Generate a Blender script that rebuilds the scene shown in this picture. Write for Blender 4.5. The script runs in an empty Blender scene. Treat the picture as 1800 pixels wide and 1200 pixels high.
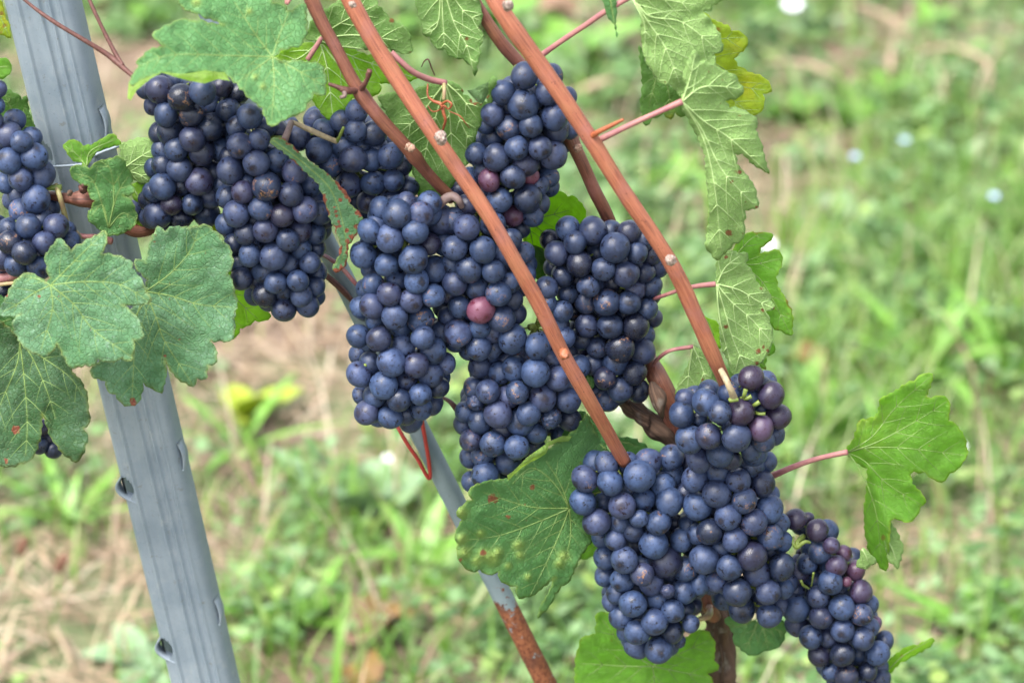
import bpy, math, random
import numpy as np
from mathutils import Vector, Matrix, noise
from mathutils.geometry import delaunay_2d_cdt

random.seed(11)
rng = np.random.default_rng(11)
R = math.radians
S = bpy.context.scene
COL = S.collection

# ------------------------------------------------------------------ camera
CAM = Vector((0.0, -1.45, 1.35))
PITCH = R(25.0)
FPX = 5000.0                                   # 100 mm lens, in pixels of the 1800 px wide photograph
cd = bpy.data.cameras.new('camera')
cam = bpy.data.objects.new('camera', cd)
COL.objects.link(cam)
cam.location = CAM
cam.rotation_euler = (R(90) - PITCH, 0, 0)
cd.sensor_width = 36.0
cd.lens = 100.0
cd.clip_start = 0.05
cd.clip_end = 500.0
cd.dof.use_dof = True
cd.dof.focus_distance = 1.585
cd.dof.aperture_fstop = 6.8
S.camera = cam

# ------------------------------------------------------------------ sky, sun, exposure
SUN_EL, SUN_AZ = R(60), R(222)
W = bpy.data.worlds.new('World')
S.world = W
W.use_nodes = True
wn = W.node_tree
wn.nodes.clear()
sky = wn.nodes.new('ShaderNodeTexSky')
sky.sky_type = 'NISHITA'
sky.sun_disc = False
sky.sun_elevation = SUN_EL
sky.sun_rotation = SUN_AZ
sky.air_density = 1.0
sky.dust_density = 3.0
hs = wn.nodes.new('ShaderNodeHueSaturation')
hs.inputs['Saturation'].default_value = 0.42
bg = wn.nodes.new('ShaderNodeBackground')
bg.inputs['Strength'].default_value = 0.13
wo = wn.nodes.new('ShaderNodeOutputWorld')
wn.links.new(sky.outputs[0], hs.inputs['Color'])
wn.links.new(hs.outputs[0], bg.inputs['Color'])
wn.links.new(bg.outputs[0], wo.inputs['Surface'])

sl = bpy.data.lights.new('sun', 'SUN')
sl.energy = 1.5
sl.angle = R(28)
sl.color = (1.0, 0.96, 0.9)
so = bpy.data.objects.new('sun', sl)
COL.objects.link(so)
so.location = (-1, -2, 5)
sd = Vector((math.cos(SUN_EL) * math.sin(SUN_AZ), math.cos(SUN_EL) * math.cos(SUN_AZ), math.sin(SUN_EL)))
so.rotation_euler = sd.to_track_quat('Z', 'Y').to_euler()

S.view_settings.view_transform = 'Standard'
S.view_settings.look = 'None'
S.view_settings.exposure = 2.0
S.view_settings.gamma = 1.0
S.view_settings.use_curve_mapping = False
S.render.engine = 'CYCLES'
S.cycles.use_denoising = True
S.cycles.max_bounces = 8
S.cycles.diffuse_bounces = 4
S.cycles.transmission_bounces = 4
S.cycles.transparent_max_bounces = 6

# ------------------------------------------------------------------ geometry of the view (metres)
CP, SP = math.cos(PITCH), math.sin(PITCH)


def ray(px, py):
    u = 600.0 - py
    return Vector((px - 900.0, FPX * CP + u * SP, -FPX * SP + u * CP))


def at(px, py, Y):
    """the point of the vertical plane y = Y that the photograph shows at px, py"""
    d = ray(px, py)
    return CAM + d * ((Y - CAM.y) / d.y)


def mpp(px, py, Y):
    """metres per photograph pixel there"""
    return (Y - CAM.y) / ray(px, py).y


def on_ground(px, py, z=0.0):
    d = ray(px, py)
    return CAM + d * ((z - CAM.z) / d.z)


# ------------------------------------------------------------------ object helpers
def put(o, parent=None):
    """link; the location given is in world coordinates (parents are only ever moved, never turned or scaled)"""
    COL.objects.link(o)
    if parent is not None:
        o.location = Vector(o.location) - parent_world(parent)
        o.parent = parent
    return o


def parent_world(p):
    v = Vector((0, 0, 0))
    while p is not None:
        v = v + Vector(p.location)
        p = p.parent
    return v


def tag(o, label=None, cat=None, group=None, kind=None):
    if label: o['label'] = label
    if cat: o['category'] = cat
    if group: o['group'] = group
    if kind: o['kind'] = kind
    return o


def empty(name, loc, **k):
    o = bpy.data.objects.new(name, None)
    o.empty_display_size = 0.02
    o.location = loc
    COL.objects.link(o)
    tag(o, **k)
    return o


class MB:
    """collects vertices, faces and uvs of one mesh; world coordinates"""
    def __init__(self):
        self.v, self.f, self.uv, self.m = [], [], [], []

    def add(self, v, f, uv=None, mi=0):
        n = len(self.v)
        self.v += [tuple(p) for p in v]
        for k, q in enumerate(f):
            self.f.append([n + i for i in q])
            self.uv.append(uv[k] if uv else [(0, 0)] * len(q))
            self.m.append(mi)

    def build(self, name, mats, parent=None, origin=None, smooth=True):
        if origin is None:
            a = np.array(self.v)
            origin = Vector(a.mean(0))
        me = bpy.data.meshes.new(name)
        me.from_pydata([(x - origin[0], y - origin[1], z - origin[2]) for x, y, z in self.v], [], self.f)
        uvl = me.uv_layers.new(name='UVMap')
        flat = [c for q in self.uv for p in q for c in p]
        uvl.data.foreach_set('uv', flat)
        for m in (mats if isinstance(mats, (list, tuple)) else [mats]):
            me.materials.append(m)
        me.polygons.foreach_set('material_index', self.m)
        if smooth:
            me.polygons.foreach_set('use_smooth', [True] * len(self.f))
        me.update()
        o = bpy.data.objects.new(name, me)
        o.location = origin
        return put(o, parent)


def catmull(P, n=6):
    P = [Vector(p) for p in P]
    if len(P) < 3:
        return [P[0].lerp(P[1], i / n) for i in range(n + 1)]
    out = []
    Q = [P[0] * 2 - P[1]] + P + [P[-1] * 2 - P[-2]]
    for i in range(1, len(Q) - 2):
        a, b, c, d = Q[i - 1:i + 3]
        for k in range(n):
            t = k / n
            out.append(0.5 * ((2 * b) + (c - a) * t + (2 * a - 5 * b + 4 * c - d) * t * t + (3 * b - a - 3 * c + d) * t ** 3))
    out.append(P[-1])
    return out


def tube(mb, pts, rad, sides=10, cap=True, lump=0.0, seed=0, mi=0):
    """rad: a number, a list as long as pts, or a function of t in 0..1"""
    n = len(pts)
    L = [0.0]
    for i in range(1, n):
        L.append(L[-1] + (pts[i] - pts[i - 1]).length)
    tot = L[-1] or 1.0
    V, F, U = [], [], []
    t0 = (pts[1] - pts[0]).normalized()
    nrm = t0.orthogonal().normalized()
    for i in range(n):
        t = (pts[min(i + 1, n - 1)] - pts[max(i - 1, 0)]).normalized()
        nrm = (nrm - t * nrm.dot(t)).normalized()
        bi = t.cross(nrm)
        r = rad(L[i] / tot) if callable(rad) else (rad[i] if isinstance(rad, (list, tuple)) else rad)
        for k in range(sides):
            a = 2 * math.pi * k / sides
            q = nrm * math.cos(a) + bi * math.sin(a)
            rr = r
            if lump:
                rr *= 1 + lump * noise.noise(Vector((math.cos(a) * 1.3 + seed, math.sin(a) * 1.3, L[i] * 60)))
            V.append(pts[i] + q * rr)
    for i in range(n - 1):
        for k in range(sides):
            k2 = (k + 1) % sides
            F.append((i * sides + k, i * sides + k2, (i + 1) * sides + k2, (i + 1) * sides + k))
            u0, u1 = k / sides, (k + 1) / sides
            U.append([(u0, L[i]), (u1, L[i]), (u1, L[i + 1]), (u0, L[i + 1])])
    if cap:
        for i, rev in ((0, True), (n - 1, False)):
            V.append(pts[i])
            c = len(V) - 1
            for k in range(sides):
                k2 = (k + 1) % sides
                a, b = i * sides + k, i * sides + k2
                F.append((c, b, a) if rev else (c, a, b))
                U.append([(0.5, L[i])] * 3)
    mb.add(V, F, U, mi)


def blob(mb, c, r, axis=Vector((0, 0, 1)), stretch=1.0, lump=0.15, seed=0, n=10, mi=0):
    q = Vector(axis).normalized().to_track_quat('Z', 'Y')
    V, F = [], []
    for i in range(n + 1):
        th = math.pi * i / n
        for k in range(n):
            ph = 2 * math.pi * k / n
            p = Vector((math.sin(th) * math.cos(ph), math.sin(th) * math.sin(ph), math.cos(th) * stretch))
            s = 1 + lump * noise.noise(p * 2.1 + Vector((seed, seed * 2, 0)))
            V.append(Vector(c) + q @ (p * (r * s)))
    for i in range(n):
        for k in range(n):
            k2 = (k + 1) % n
            F.append((i * n + k, (i + 1) * n + k, (i + 1) * n + k2, i * n + k2))
    mb.add(V, F, None, mi)


# ------------------------------------------------------------------ node helpers
class NT:
    def __init__(self, name):
        self.m = bpy.data.materials.new(name)
        self.m.use_nodes = True
        self.t = self.m.node_tree
        self.t.nodes.clear()

    def n(self, typ, **k):
        x = self.t.nodes.new('ShaderNode' + typ)
        for a, b in k.items():
            if a.startswith('i_'):
                self.set(x, a[2:], b)
            else:
                setattr(x, a, b)
        return x

    def set(self, node, key, val):
        s = node.inputs[int(key)] if str(key).isdigit() else node.inputs[key.replace('_', ' ')]
        if isinstance(val, bpy.types.NodeSocket):
            self.t.links.new(val, s)
        else:
            s.default_value = val

    def math(self, op, a, b=0.5, c=None, clamp=False):
        x = self.n('Math', operation=op)
        x.use_clamp = clamp
        self.set(x, '0', a)
        self.set(x, '1', b)
        if c is not None:
            self.set(x, '2', c)
        return x.outputs[0]

    def vmath(self, op, a, b):
        x = self.n('VectorMath', operation=op)
        self.set(x, '0', a)
        self.set(x, '1', b)
        return x.outputs['Vector'] if op not in ('LENGTH', 'DISTANCE', 'DOT_PRODUCT') else x.outputs['Value']

    def ramp(self, v, lo, hi, a=0.0, b=1.0, smooth=True):
        x = self.n('MapRange')
        x.interpolation_type = 'SMOOTHSTEP' if smooth else 'LINEAR'
        x.clamp = True
        for k, q in (('0', v), ('1', lo), ('2', hi), ('3', a), ('4', b)):
            self.set(x, k, q)
        return x.outputs[0]

    def mix(self, f, a, b, mode='MIX'):
        x = self.n('Mix', data_type='RGBA', blend_type=mode)
        x.clamp_factor = True
        col = [s for s in x.inputs if s.type == 'RGBA']
        fac = [s for s in x.inputs if s.type == 'VALUE'][0]
        for s, q in ((fac, f), (col[0], a), (col[1], b)):
            if isinstance(q, bpy.types.NodeSocket):
                self.t.links.new(q, s)
            else:
                s.default_value = q if s is fac else (tuple(q) + (1.0,) if len(q) == 3 else q)
        return [s for s in x.outputs if s.type == 'RGBA'][0]

    def noise(self, vec, scale, detail=3.0, rough=0.55, color=False):
        x = self.n('TexNoise')
        self.set(x, 'Vector', vec)
        self.set(x, 'Scale', scale)
        self.set(x, 'Detail', detail)
        self.set(x, 'Roughness', rough)
        return x.outputs['Color' if color else 'Fac']

    def out(self, shader):
        o = self.n('OutputMaterial')
        self.t.links.new(shader, o.inputs['Surface'])
        return self.m

    def bump(self, h, strength=0.3, dist=0.001):
        x = self.n('Bump')
        self.set(x, 'Height', h)
        self.set(x, 'Strength', strength)
        self.set(x, 'Distance', dist)
        return x.outputs[0]

    def principled(self, color, rough=0.6, normal=None, **k):
        p = self.n('BsdfPrincipled')
        col = color if isinstance(color, bpy.types.NodeSocket) else tuple(color) + (1.0,)
        self.set(p, 'Base Color', col)
        self.set(p, 'Roughness', rough)
        if normal is not None:
            self.set(p, 'Normal', normal)
        for a, b in k.items():
            self.set(p, a, b)
        return p.outputs[0]


def obj_coord(t):
    return t.n('TexCoord').outputs['Object']


# ------------------------------------------------------------------ materials
def grape_material():
    t = NT('grape_skin')
    oc = obj_coord(t)
    oi = t.n('ObjectInfo')
    rnd = oi.outputs['Random']
    sep = t.n('SeparateColor')
    t.t.links.new(oi.outputs['Color'], sep.inputs[0])
    bloom, red, scar = sep.outputs[0], sep.outputs[1], sep.outputs[2]
    off = t.n('CombineXYZ')
    t.set(off, '0', t.math('MULTIPLY', rnd, 91.0)); t.set(off, '1', t.math('MULTIPLY', rnd, 57.0)); t.set(off, '2', t.math('MULTIPLY', rnd, 23.0))
    v = t.vmath('ADD', oc, off.outputs[0])
    # bloom: broad veil, rubbed patches, fine specks
    big = t.noise(v, 1.1, 2.0)
    mid = t.noise(v, 2.4, 6.0, 0.68)
    fine = t.noise(v, 11.0, 4.0, 0.65)
    veil = t.ramp(big, 0.25, 0.75, 0.55, 1.0)
    rub = t.ramp(mid, 0.52, 0.63, 0.0, 1.0)
    rub = t.math('MULTIPLY', rub, t.ramp(t.noise(v, 1.5, 1.0), 0.40, 0.56))
    speck = t.ramp(fine, 0.585, 0.66, 0.0, 0.85)
    fac = t.math('MULTIPLY', veil, bloom)
    fac = t.math('MULTIPLY', fac, t.math('SUBTRACT', 1.0, t.math('MULTIPLY', rub, 0.92)))
    fac = t.math('MULTIPLY', fac, t.ramp(t.noise(v, 5.5, 5.0, 0.7), 0.33, 0.56, 0.62, 1.05))
    fac = t.math('MULTIPLY', fac, t.math('SUBTRACT', 1.0, t.math('MULTIPLY', speck, t.ramp(mid, 0.4, 0.6))))
    skin = t.mix(red, (0.0045, 0.0045, 0.010), (0.095, 0.015, 0.030))
    dust = t.mix(red, (0.041, 0.073, 0.166), (0.19, 0.080, 0.125))
    warm = t.mix(t.ramp(rnd, 0.6, 1.0), dust, t.mix(red, (0.044, 0.068, 0.148), (0.19, 0.080, 0.125)))
    col = t.mix(fac, skin, warm)
    # pale scratches in the bloom
    scr = t.n('TexWave', wave_type='BANDS')
    # stylar scar at the tip
    sp = t.n('SeparateXYZ'); t.set(sp, '0', oc)
    rad = t.math('SQRT', t.math('ADD', t.math('MULTIPLY', sp.outputs[0], sp.outputs[0]), t.math('MULTIPLY', sp.outputs[1], sp.outputs[1])))
    low = t.math('LESS_THAN', sp.outputs[2], 0.0)
    dot = t.math('MULTIPLY', t.ramp(rad, 0.035, 0.075, 1.0, 0.0), low)
    halo = t.math('MULTIPLY', t.ramp(t.math('ADD', rad, t.math('MULTIPLY', t.math('SUBTRACT', mid, 0.5), 1.1)), 0.16, 0.42, 0.85, 0.0), low)
    col = t.mix(t.math('MULTIPLY', halo, t.ramp(t.math('FRACT', t.math('MULTIPLY', rnd, 7.3)), 0.2, 0.7)), col, skin)
    col = t.mix(dot, col, (0.035, 0.022, 0.018))
    # cork scars
    vo = t.n('TexVoronoi', feature='DISTANCE_TO_EDGE')
    wv = t.vmath('ADD', v, t.vmath('MULTIPLY', t.noise(v, 3.0, 3.0, color=True), (0.7, 0.7, 0.7)))
    t.set(vo, 'Vector', wv); t.set(vo, 'Scale', 1.5)
    line = t.ramp(vo.outputs['Distance'], 0.012, 0.05, 1.0, 0.0)
    area = t.ramp(t.noise(v, 1.1, 1.0), 0.56, 0.61)
    sc = t.math('MULTIPLY', t.math('MULTIPLY', line, area), scar)
    rough_patch = t.math('MULTIPLY', t.math('MULTIPLY', t.ramp(t.noise(v, 3.5, 6.0, 0.7), 0.57, 0.63), area), scar)
    sc = t.math('MAXIMUM', sc, t.math('MULTIPLY', rough_patch, 0.75))
    col = t.mix(sc, col, (0.22, 0.115, 0.06))
    rough = t.ramp(fac, 0.1, 0.7, 0.27, 0.52, smooth=False)
    h = t.math('ADD', t.math('MULTIPLY', fine, 0.25), t.math('MULTIPLY', sc, 0.8))
    nb = t.bump(h, 0.12, 0.04)
    return t.out(t.principled(col, rough, nb, Specular_IOR_Level=0.42))


def leaf_side(t, base, base2, tr_col, tr, veincol, dusty, rough, under):
    oc = obj_coord(t)
    at_ = t.n('Attribute', attribute_name='marks')
    sep = t.n('SeparateColor'); t.t.links.new(at_.outputs['Color'], sep.inputs[0])
    spot, yel, gall = sep.outputs[0], sep.outputs[1], sep.outputs[2]
    vd = t.n('Attribute', attribute_name='vein_distance').outputs['Fac']
    vo = t.n('TexVoronoi', feature='DISTANCE_TO_EDGE')
    wv = t.vmath('ADD', oc, t.vmath('MULTIPLY', t.noise(oc, 300.0, 2.0, color=True), (0.0016, 0.0016, 0.0016)))
    t.set(vo, 'Vector', wv); t.set(vo, 'Scale', 330.0)
    net = t.ramp(vo.outputs['Distance'], 0.0, 0.10, 1.0, 0.0)
    vo2 = t.n('TexVoronoi', feature='DISTANCE_TO_EDGE')
    t.set(vo2, 'Vector', wv); t.set(vo2, 'Scale', 900.0)
    net2 = t.ramp(vo2.outputs['Distance'], 0.0, 0.12, 1.0, 0.0)
    big = t.noise(oc, 28.0, 4.0, 0.6)
    mid = t.noise(oc, 140.0, 4.0, 0.6)
    col = t.mix(t.ramp(big, 0.3, 0.7), base, base2)
    col = t.mix(t.math('MULTIPLY', t.ramp(mid, 0.35, 0.7), 0.20), col, tuple(c * 0.66 for c in base))
    col = t.mix(t.math('MULTIPLY', net, 0.36 if under else 0.20), col, veincol)
    col = t.mix(t.math('MULTIPLY', net2, 0.22 if under else 0.10), col, veincol)
    near = t.ramp(vd, 0.3, 4.5, 0.30, 0.0)
    col = t.mix(near, col, veincol)
    yl = t.math('MULTIPLY', yel, t.ramp(t.noise(oc, 120.0, 5.0, 0.65), 0.3, 0.6))
    col = t.mix(yl, col, (0.36, 0.33, 0.03))
    col = t.mix(t.math('MULTIPLY', gall, 0.95), col, (0.27, 0.37, 0.09))
    if dusty > 0:
        fl = t.ramp(t.noise(oc, 420.0, 6.0, 0.75), 0.53, 0.72)
        ar = t.ramp(t.noise(oc, 22.0, 3.0), 0.32, 0.66)
        col = t.mix(t.math('MULTIPLY', t.math('MULTIPLY', fl, ar), dusty), col, (0.44, 0.54, 0.50))
        col = t.mix(t.math('MULTIPLY', ar, dusty * 0.32), col, (0.27, 0.40, 0.32))
    tiny = t.ramp(t.noise(oc, 260.0, 2.0), 0.735, 0.76, 0.0, 0.7)
    col = t.mix(tiny, col, (0.16, 0.05, 0.025))
    redness = t.mix(t.noise(oc, 300.0), (0.16, 0.022, 0.030), (0.22, 0.09, 0.035))
    col = t.mix(t.ramp(t.math('ADD', spot, t.math('MULTIPLY', t.math('SUBTRACT', t.noise(oc, 230.0, 5.0, 0.65), 0.5), 2.2)), 0.42, 0.62), col, redness)
    hgt = t.math('ADD', t.math('MULTIPLY', net, 0.7 if under else -0.8), t.math('MULTIPLY', mid, 0.5))
    hgt = t.math('ADD', hgt, t.math('MULTIPLY', net2, 0.2 if under else -0.25))
    nb = t.bump(hgt, 0.8, 0.0007)
    p = t.principled(col, rough, nb, Specular_IOR_Level=0.28)
    tl = t.n('BsdfTranslucent')
    t.set(tl, 'Color', t.mix(t.ramp(mid, 0.3, 0.7), tr_col, tuple(c * 0.75 for c in tr_col)))
    mx = t.n('MixShader')
    t.set(mx, '0', tr)
    t.t.links.new(p, mx.inputs[1]); t.t.links.new(tl.outputs[0], mx.inputs[2])
    return t.out(mx.outputs[0])


LEAF = {}


def leaf_mats():
    def pair(key, base, base2, under, under2, tr_col, tr, dusty=0.0):
        LEAF[key] = (leaf_side(NT('leaf_upper_' + key), base, base2, tr_col, tr, tuple(0.58 * a + 0.42 * b for a, b in zip(base2, (0.26, 0.34, 0.10))), dusty, 0.46, False),
                     leaf_side(NT('leaf_under_' + key), under, under2, tr_col, tr, (0.36, 0.50, 0.20), 0.0, 0.65, True))
    pu, pu2 = (0.20, 0.335, 0.095), (0.235, 0.375, 0.120)
    pair('green', (0.066, 0.180, 0.058), (0.092, 0.220, 0.072), pu, pu2, (0.32, 0.60, 0.08), 0.30)
    pair('dusty', (0.056, 0.155, 0.060), (0.076, 0.190, 0.078), pu, pu2, (0.20, 0.42, 0.07), 0.16, 0.42)
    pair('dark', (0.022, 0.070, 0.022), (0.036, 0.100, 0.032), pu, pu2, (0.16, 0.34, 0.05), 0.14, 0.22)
    pair('sheen', (0.078, 0.205, 0.068), (0.100, 0.240, 0.082), (0.25, 0.40, 0.08), (0.30, 0.45, 0.10), (0.24, 0.50, 0.08), 0.22, 0.08)
    pair('bright', (0.110, 0.250, 0.036), (0.145, 0.295, 0.050), pu, pu2, (0.50, 0.85, 0.08), 0.48)
    pair('lime', (0.16, 0.31, 0.026), (0.21, 0.36, 0.034), (0.17, 0.31, 0.030), (0.24, 0.38, 0.045), (0.52, 0.85, 0.05), 0.55)
    pair('yellow', (0.15, 0.27, 0.024), (0.20, 0.31, 0.030), (0.24, 0.30, 0.04), (0.30, 0.34, 0.05), (0.75, 0.85, 0.06), 0.50)
    pair('mid', (0.075, 0.165, 0.040), (0.10, 0.20, 0.052), (0.115, 0.230, 0.058), (0.150, 0.270, 0.078), (0.32, 0.60, 0.06), 0.38)


def simple(name, col, rough=0.6, col2=None, scale=200.0, bump=0.2, dist=0.0006, spec=0.4, metal=0.0, stretch=None):
    t = NT(name)
    oc = obj_coord(t)
    v = oc
    if stretch:
        mp = t.n('Mapping'); t.set(mp, 'Vector', oc); t.set(mp, 'Scale', stretch); v = mp.outputs[0]
    f = t.noise(v, scale, 5.0, 0.6)
    c = t.mix(t.ramp(f, 0.3, 0.7), col, col2 if col2 else tuple(x * 0.6 for x in col))
    return t.out(t.principled(c, rough, t.bump(f, bump, dist), Specular_IOR_Level=spec, Metallic=metal))


def cane_material(name, a, b, dark):
    """uv: around, along in metres; long fine streaks"""
    t = NT(name)
    uv = t.n('TexCoord').outputs['UV']
    oc = obj_coord(t)
    mp = t.n('Mapping'); t.set(mp, 'Vector', uv); t.set(mp, 'Scale', (26.0, 22.0, 1.0))
    st = t.noise(mp.outputs[0], 1.0, 6.0, 0.65)
    mp2 = t.n('Mapping'); t.set(mp2, 'Vector', uv); t.set(mp2, 'Scale', (60.0, 60.0, 1.0))
    st2 = t.noise(mp2.outputs[0], 1.0, 4.0, 0.6)
    blot = t.noise(oc, 45.0, 4.0, 0.6)
    c = t.mix(t.ramp(st, 0.3, 0.7), a, b)
    c = t.mix(t.math('MULTIPLY', t.ramp(st2, 0.48, 0.68), 0.75), c, dark)
    c = t.mix(t.math('MULTIPLY', t.ramp(blot, 0.5, 0.72), 0.55), c, (0.24, 0.098, 0.088))
    c = t.mix(t.math('MULTIPLY', t.ramp(blot, 0.5, 0.3), 0.35), c, (0.30, 0.14, 0.068))
    dots = t.ramp(t.noise(oc, 700.0, 2.0), 0.68, 0.72, 0.0, 0.75)
    c = t.mix(dots, c, (0.045, 0.016, 0.012))
    h = t.math('ADD', st, t.math('MULTIPLY', st2, 0.6))
    return t.out(t.principled(c, 0.48, t.bump(h, 0.6, 0.0008), Specular_IOR_Level=0.4))


def bark_material():
    t = NT('old_bark')
    uv = t.n('TexCoord').outputs['UV']
    oc = obj_coord(t)
    mp = t.n('Mapping'); t.set(mp, 'Vector', uv); t.set(mp, 'Scale', (9.0, 16.0, 1.0))
    st = t.noise(mp.outputs[0], 1.0, 8.0, 0.7)
    c = t.mix(t.ramp(st, 0.3, 0.7), (0.035, 0.022, 0.018), (0.17, 0.105, 0.07))
    c = t.mix(t.ramp(t.noise(oc, 60.0), 0.58, 0.7), c, (0.20, 0.17, 0.14))
    return t.out(t.principled(c, 0.85, t.bump(st, 0.9, 0.004), Specular_IOR_Level=0.2))


def zinc_material():
    t = NT('galvanised_steel')
    oc = obj_coord(t)
    mp = t.n('Mapping'); t.set(mp, 'Vector', oc); t.set(mp, 'Scale', (1.0, 1.0, 0.12))
    streak = t.noise(mp.outputs[0], 320.0, 4.0, 0.6)
    cloud = t.noise(oc, 30.0, 5.0, 0.6)
    fine = t.noise(oc, 900.0, 3.0)
    sg = t.n('TexVoronoi'); t.set(sg, 'Vector', oc); t.set(sg, 'Scale', 190.0)
    c = t.mix(t.ramp(cloud, 0.3, 0.7), (0.165, 0.21, 0.255), (0.22, 0.265, 0.305))
    sgc = t.n('SeparateColor'); t.t.links.new(sg.outputs['Color'], sgc.inputs[0])
    c = t.mix(t.math('MULTIPLY', sgc.outputs[0], 0.16), c, (0.30, 0.33, 0.35))
    c = t.mix(t.ramp(t.noise(oc, 130.0, 6.0, 0.75), 0.60, 0.68, 0.0, 0.55), c, (0.13, 0.125, 0.11))
    c = t.mix(t.math('MULTIPLY', t.ramp(streak, 0.45, 0.75), 0.0), c, (0.125, 0.16, 0.195))
    c = t.mix(t.ramp(t.noise(oc, 75.0, 6.0, 0.7), 0.57, 0.70, 0.0, 0.5), c, (0.30, 0.33, 0.345))
    c = t.mix(t.ramp(fine, 0.63, 0.72, 0.0, 0.5), c, (0.10, 0.12, 0.13))
    return t.out(t.principled(c, t.ramp(cloud, 0.3, 0.7, 0.42, 0.6), t.bump(fine, 0.1, 0.0003), Specular_IOR_Level=0.5, Metallic=0.25))


def rusty_material(zr):
    """zinc above, rust below local height zr (the galvanising has worn off the lower end)"""
    t = NT('galvanised_and_rusted_steel')
    oc = obj_coord(t)
    sp = t.n('SeparateXYZ'); t.set(sp, '0', oc)
    z = sp.outputs[2]
    cloud = t.noise(oc, 40.0, 5.0, 0.6)
    fine = t.noise(oc, 420.0, 5.0, 0.7)
    c = t.mix(t.ramp(cloud, 0.3, 0.7), (0.15, 0.20, 0.225), (0.20, 0.255, 0.28))
    c = t.mix(t.ramp(fine, 0.6, 0.72, 0.0, 0.5), c, (0.12, 0.14, 0.14))
    rust = t.mix(t.ramp(fine, 0.35, 0.65), (0.12, 0.035, 0.015), (0.27, 0.10, 0.045))
    rust = t.mix(t.ramp(cloud, 0.5, 0.7), rust, (0.075, 0.028, 0.018))
    e = t.math('ADD', z, t.math('MULTIPLY', t.math('SUBTRACT', t.noise(oc, 150.0, 6.0, 0.7), 0.5), 0.075))
    f = t.ramp(e, zr - 0.004, zr + 0.002, 1.0, 0.0)
    left = t.ramp(t.noise(oc, 120.0, 4.0, 0.65), 0.60, 0.66, 0.0, 0.85)
    low = t.math('MULTIPLY', f, t.math('SUBTRACT', 1.0, left))
    c = t.mix(low, c, rust)
    return t.out(t.principled(c, t.math('ADD', 0.5, t.math('MULTIPLY', low, 0.35)), t.bump(fine, t.ramp(low, 0, 1, 0.08, 0.5), 0.0006), Specular_IOR_Level=0.4, Metallic=0.15))


M = {}
M['grape'] = grape_material()
leaf_mats()
M['vein_top'] = simple('leaf_vein_upper', (0.18, 0.27, 0.075), 0.5, (0.14, 0.22, 0.06), 600)
M['vein_under'] = simple('leaf_vein_under', (0.36, 0.50, 0.20), 0.55, (0.30, 0.43, 0.16), 600)
M['cane'] = cane_material('red_cane', (0.235, 0.070, 0.036), (0.345, 0.128, 0.070), (0.095, 0.026, 0.016))
M['cane_old'] = cane_material('brown_cane', (0.125, 0.042, 0.026), (0.20, 0.075, 0.044), (0.035, 0.014, 0.010))
M['bark'] = bark_material()
M['bud'] = simple('bud_scale', (0.42, 0.30, 0.22), 0.7, (0.14, 0.05, 0.03), 900, 0.6)
M['budred'] = simple('red_bud', (0.36, 0.11, 0.05), 0.4, (0.18, 0.07, 0.035), 700, 0.4)
M['cut'] = simple('dry_cut', (0.42, 0.34, 0.29), 0.8, (0.12, 0.07, 0.055), 800, 0.9)
M['petiole'] = simple('leaf_stalk', (0.23, 0.085, 0.095), 0.5, (0.30, 0.14, 0.12), 160, 0.15)
M['petiole_green'] = simple('green_leaf_stalk', (0.27, 0.25, 0.10), 0.5, (0.22, 0.14, 0.08), 160, 0.15)
M['stalk'] = simple('grape_stalk', (0.15, 0.20, 0.035), 0.5, (0.11, 0.15, 0.03), 400, 0.2)
M['stalk_tan'] = simple('woody_grape_stalk', (0.33, 0.27, 0.16), 0.6, (0.22, 0.17, 0.11), 300, 0.3)
M['stalk_grey'] = simple('grey_grape_stalk', (0.13, 0.085, 0.085), 0.6, (0.18, 0.125, 0.105), 250, 0.3)
M['tendril'] = simple('dry_tendril', (0.115, 0.045, 0.035), 0.6, (0.07, 0.028, 0.022), 500, 0.4)
M['tendril_o'] = simple('orange_tendril', (0.30, 0.085, 0.03), 0.5, (0.20, 0.05, 0.022), 500, 0.4)
M['zinc'] = zinc_material()
M['redtie'] = simple('red_tie', (0.36, 0.035, 0.028), 0.4, (0.27, 0.03, 0.025), 200, 0.1)

# ================================================================== LARGE STRUCTURE: ground and grass
def soil_material():
    t = NT('vineyard_soil')
    oc = obj_coord(t)
    a = t.noise(oc, 3.0, 6.0, 0.6)
    b = t.noise(oc, 45.0, 6.0, 0.7)
    c = t.mix(t.ramp(b, 0.3, 0.7), (0.115, 0.078, 0.056), (0.29, 0.21, 0.155))
    c = t.mix(t.ramp(a, 0.42, 0.58, 0.0, 0.85), c, (0.14, 0.19, 0.085))
    return t.out(t.principled(c, 0.9, t.bump(b, 0.8, 0.02), Specular_IOR_Level=0.2))


def island_material(name, cols, rough=0.5, tr=0.3, trcol=(0.3, 0.5, 0.06)):
    t = NT(name)
    g = t.n('NewGeometry').outputs['Random Per Island']
    cr = t.n('ValToRGB')
    el = cr.color_ramp.elements
    cr.color_ramp.interpolation = 'LINEAR'
    while len(el) < len(cols):
        el.new(0.5)
    for i, c in enumerate(cols):
        el[i].position = i / (len(cols) - 1)
        el[i].color = tuple(c) + (1,)
    t.set(cr, 'Fac', g)
    p = t.principled(cr.outputs[0], rough, None, Specular_IOR_Level=0.35)
    tl = t.n('BsdfTranslucent')
    t.set(tl, 'Color', t.mix(0.5, cr.outputs[0], trcol))
    mx = t.n('MixShader'); t.set(mx, '0', tr)
    t.t.links.new(p, mx.inputs[1]); t.t.links.new(tl.outputs[0], mx.inputs[2])
    return t.out(mx.outputs[0])


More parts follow.
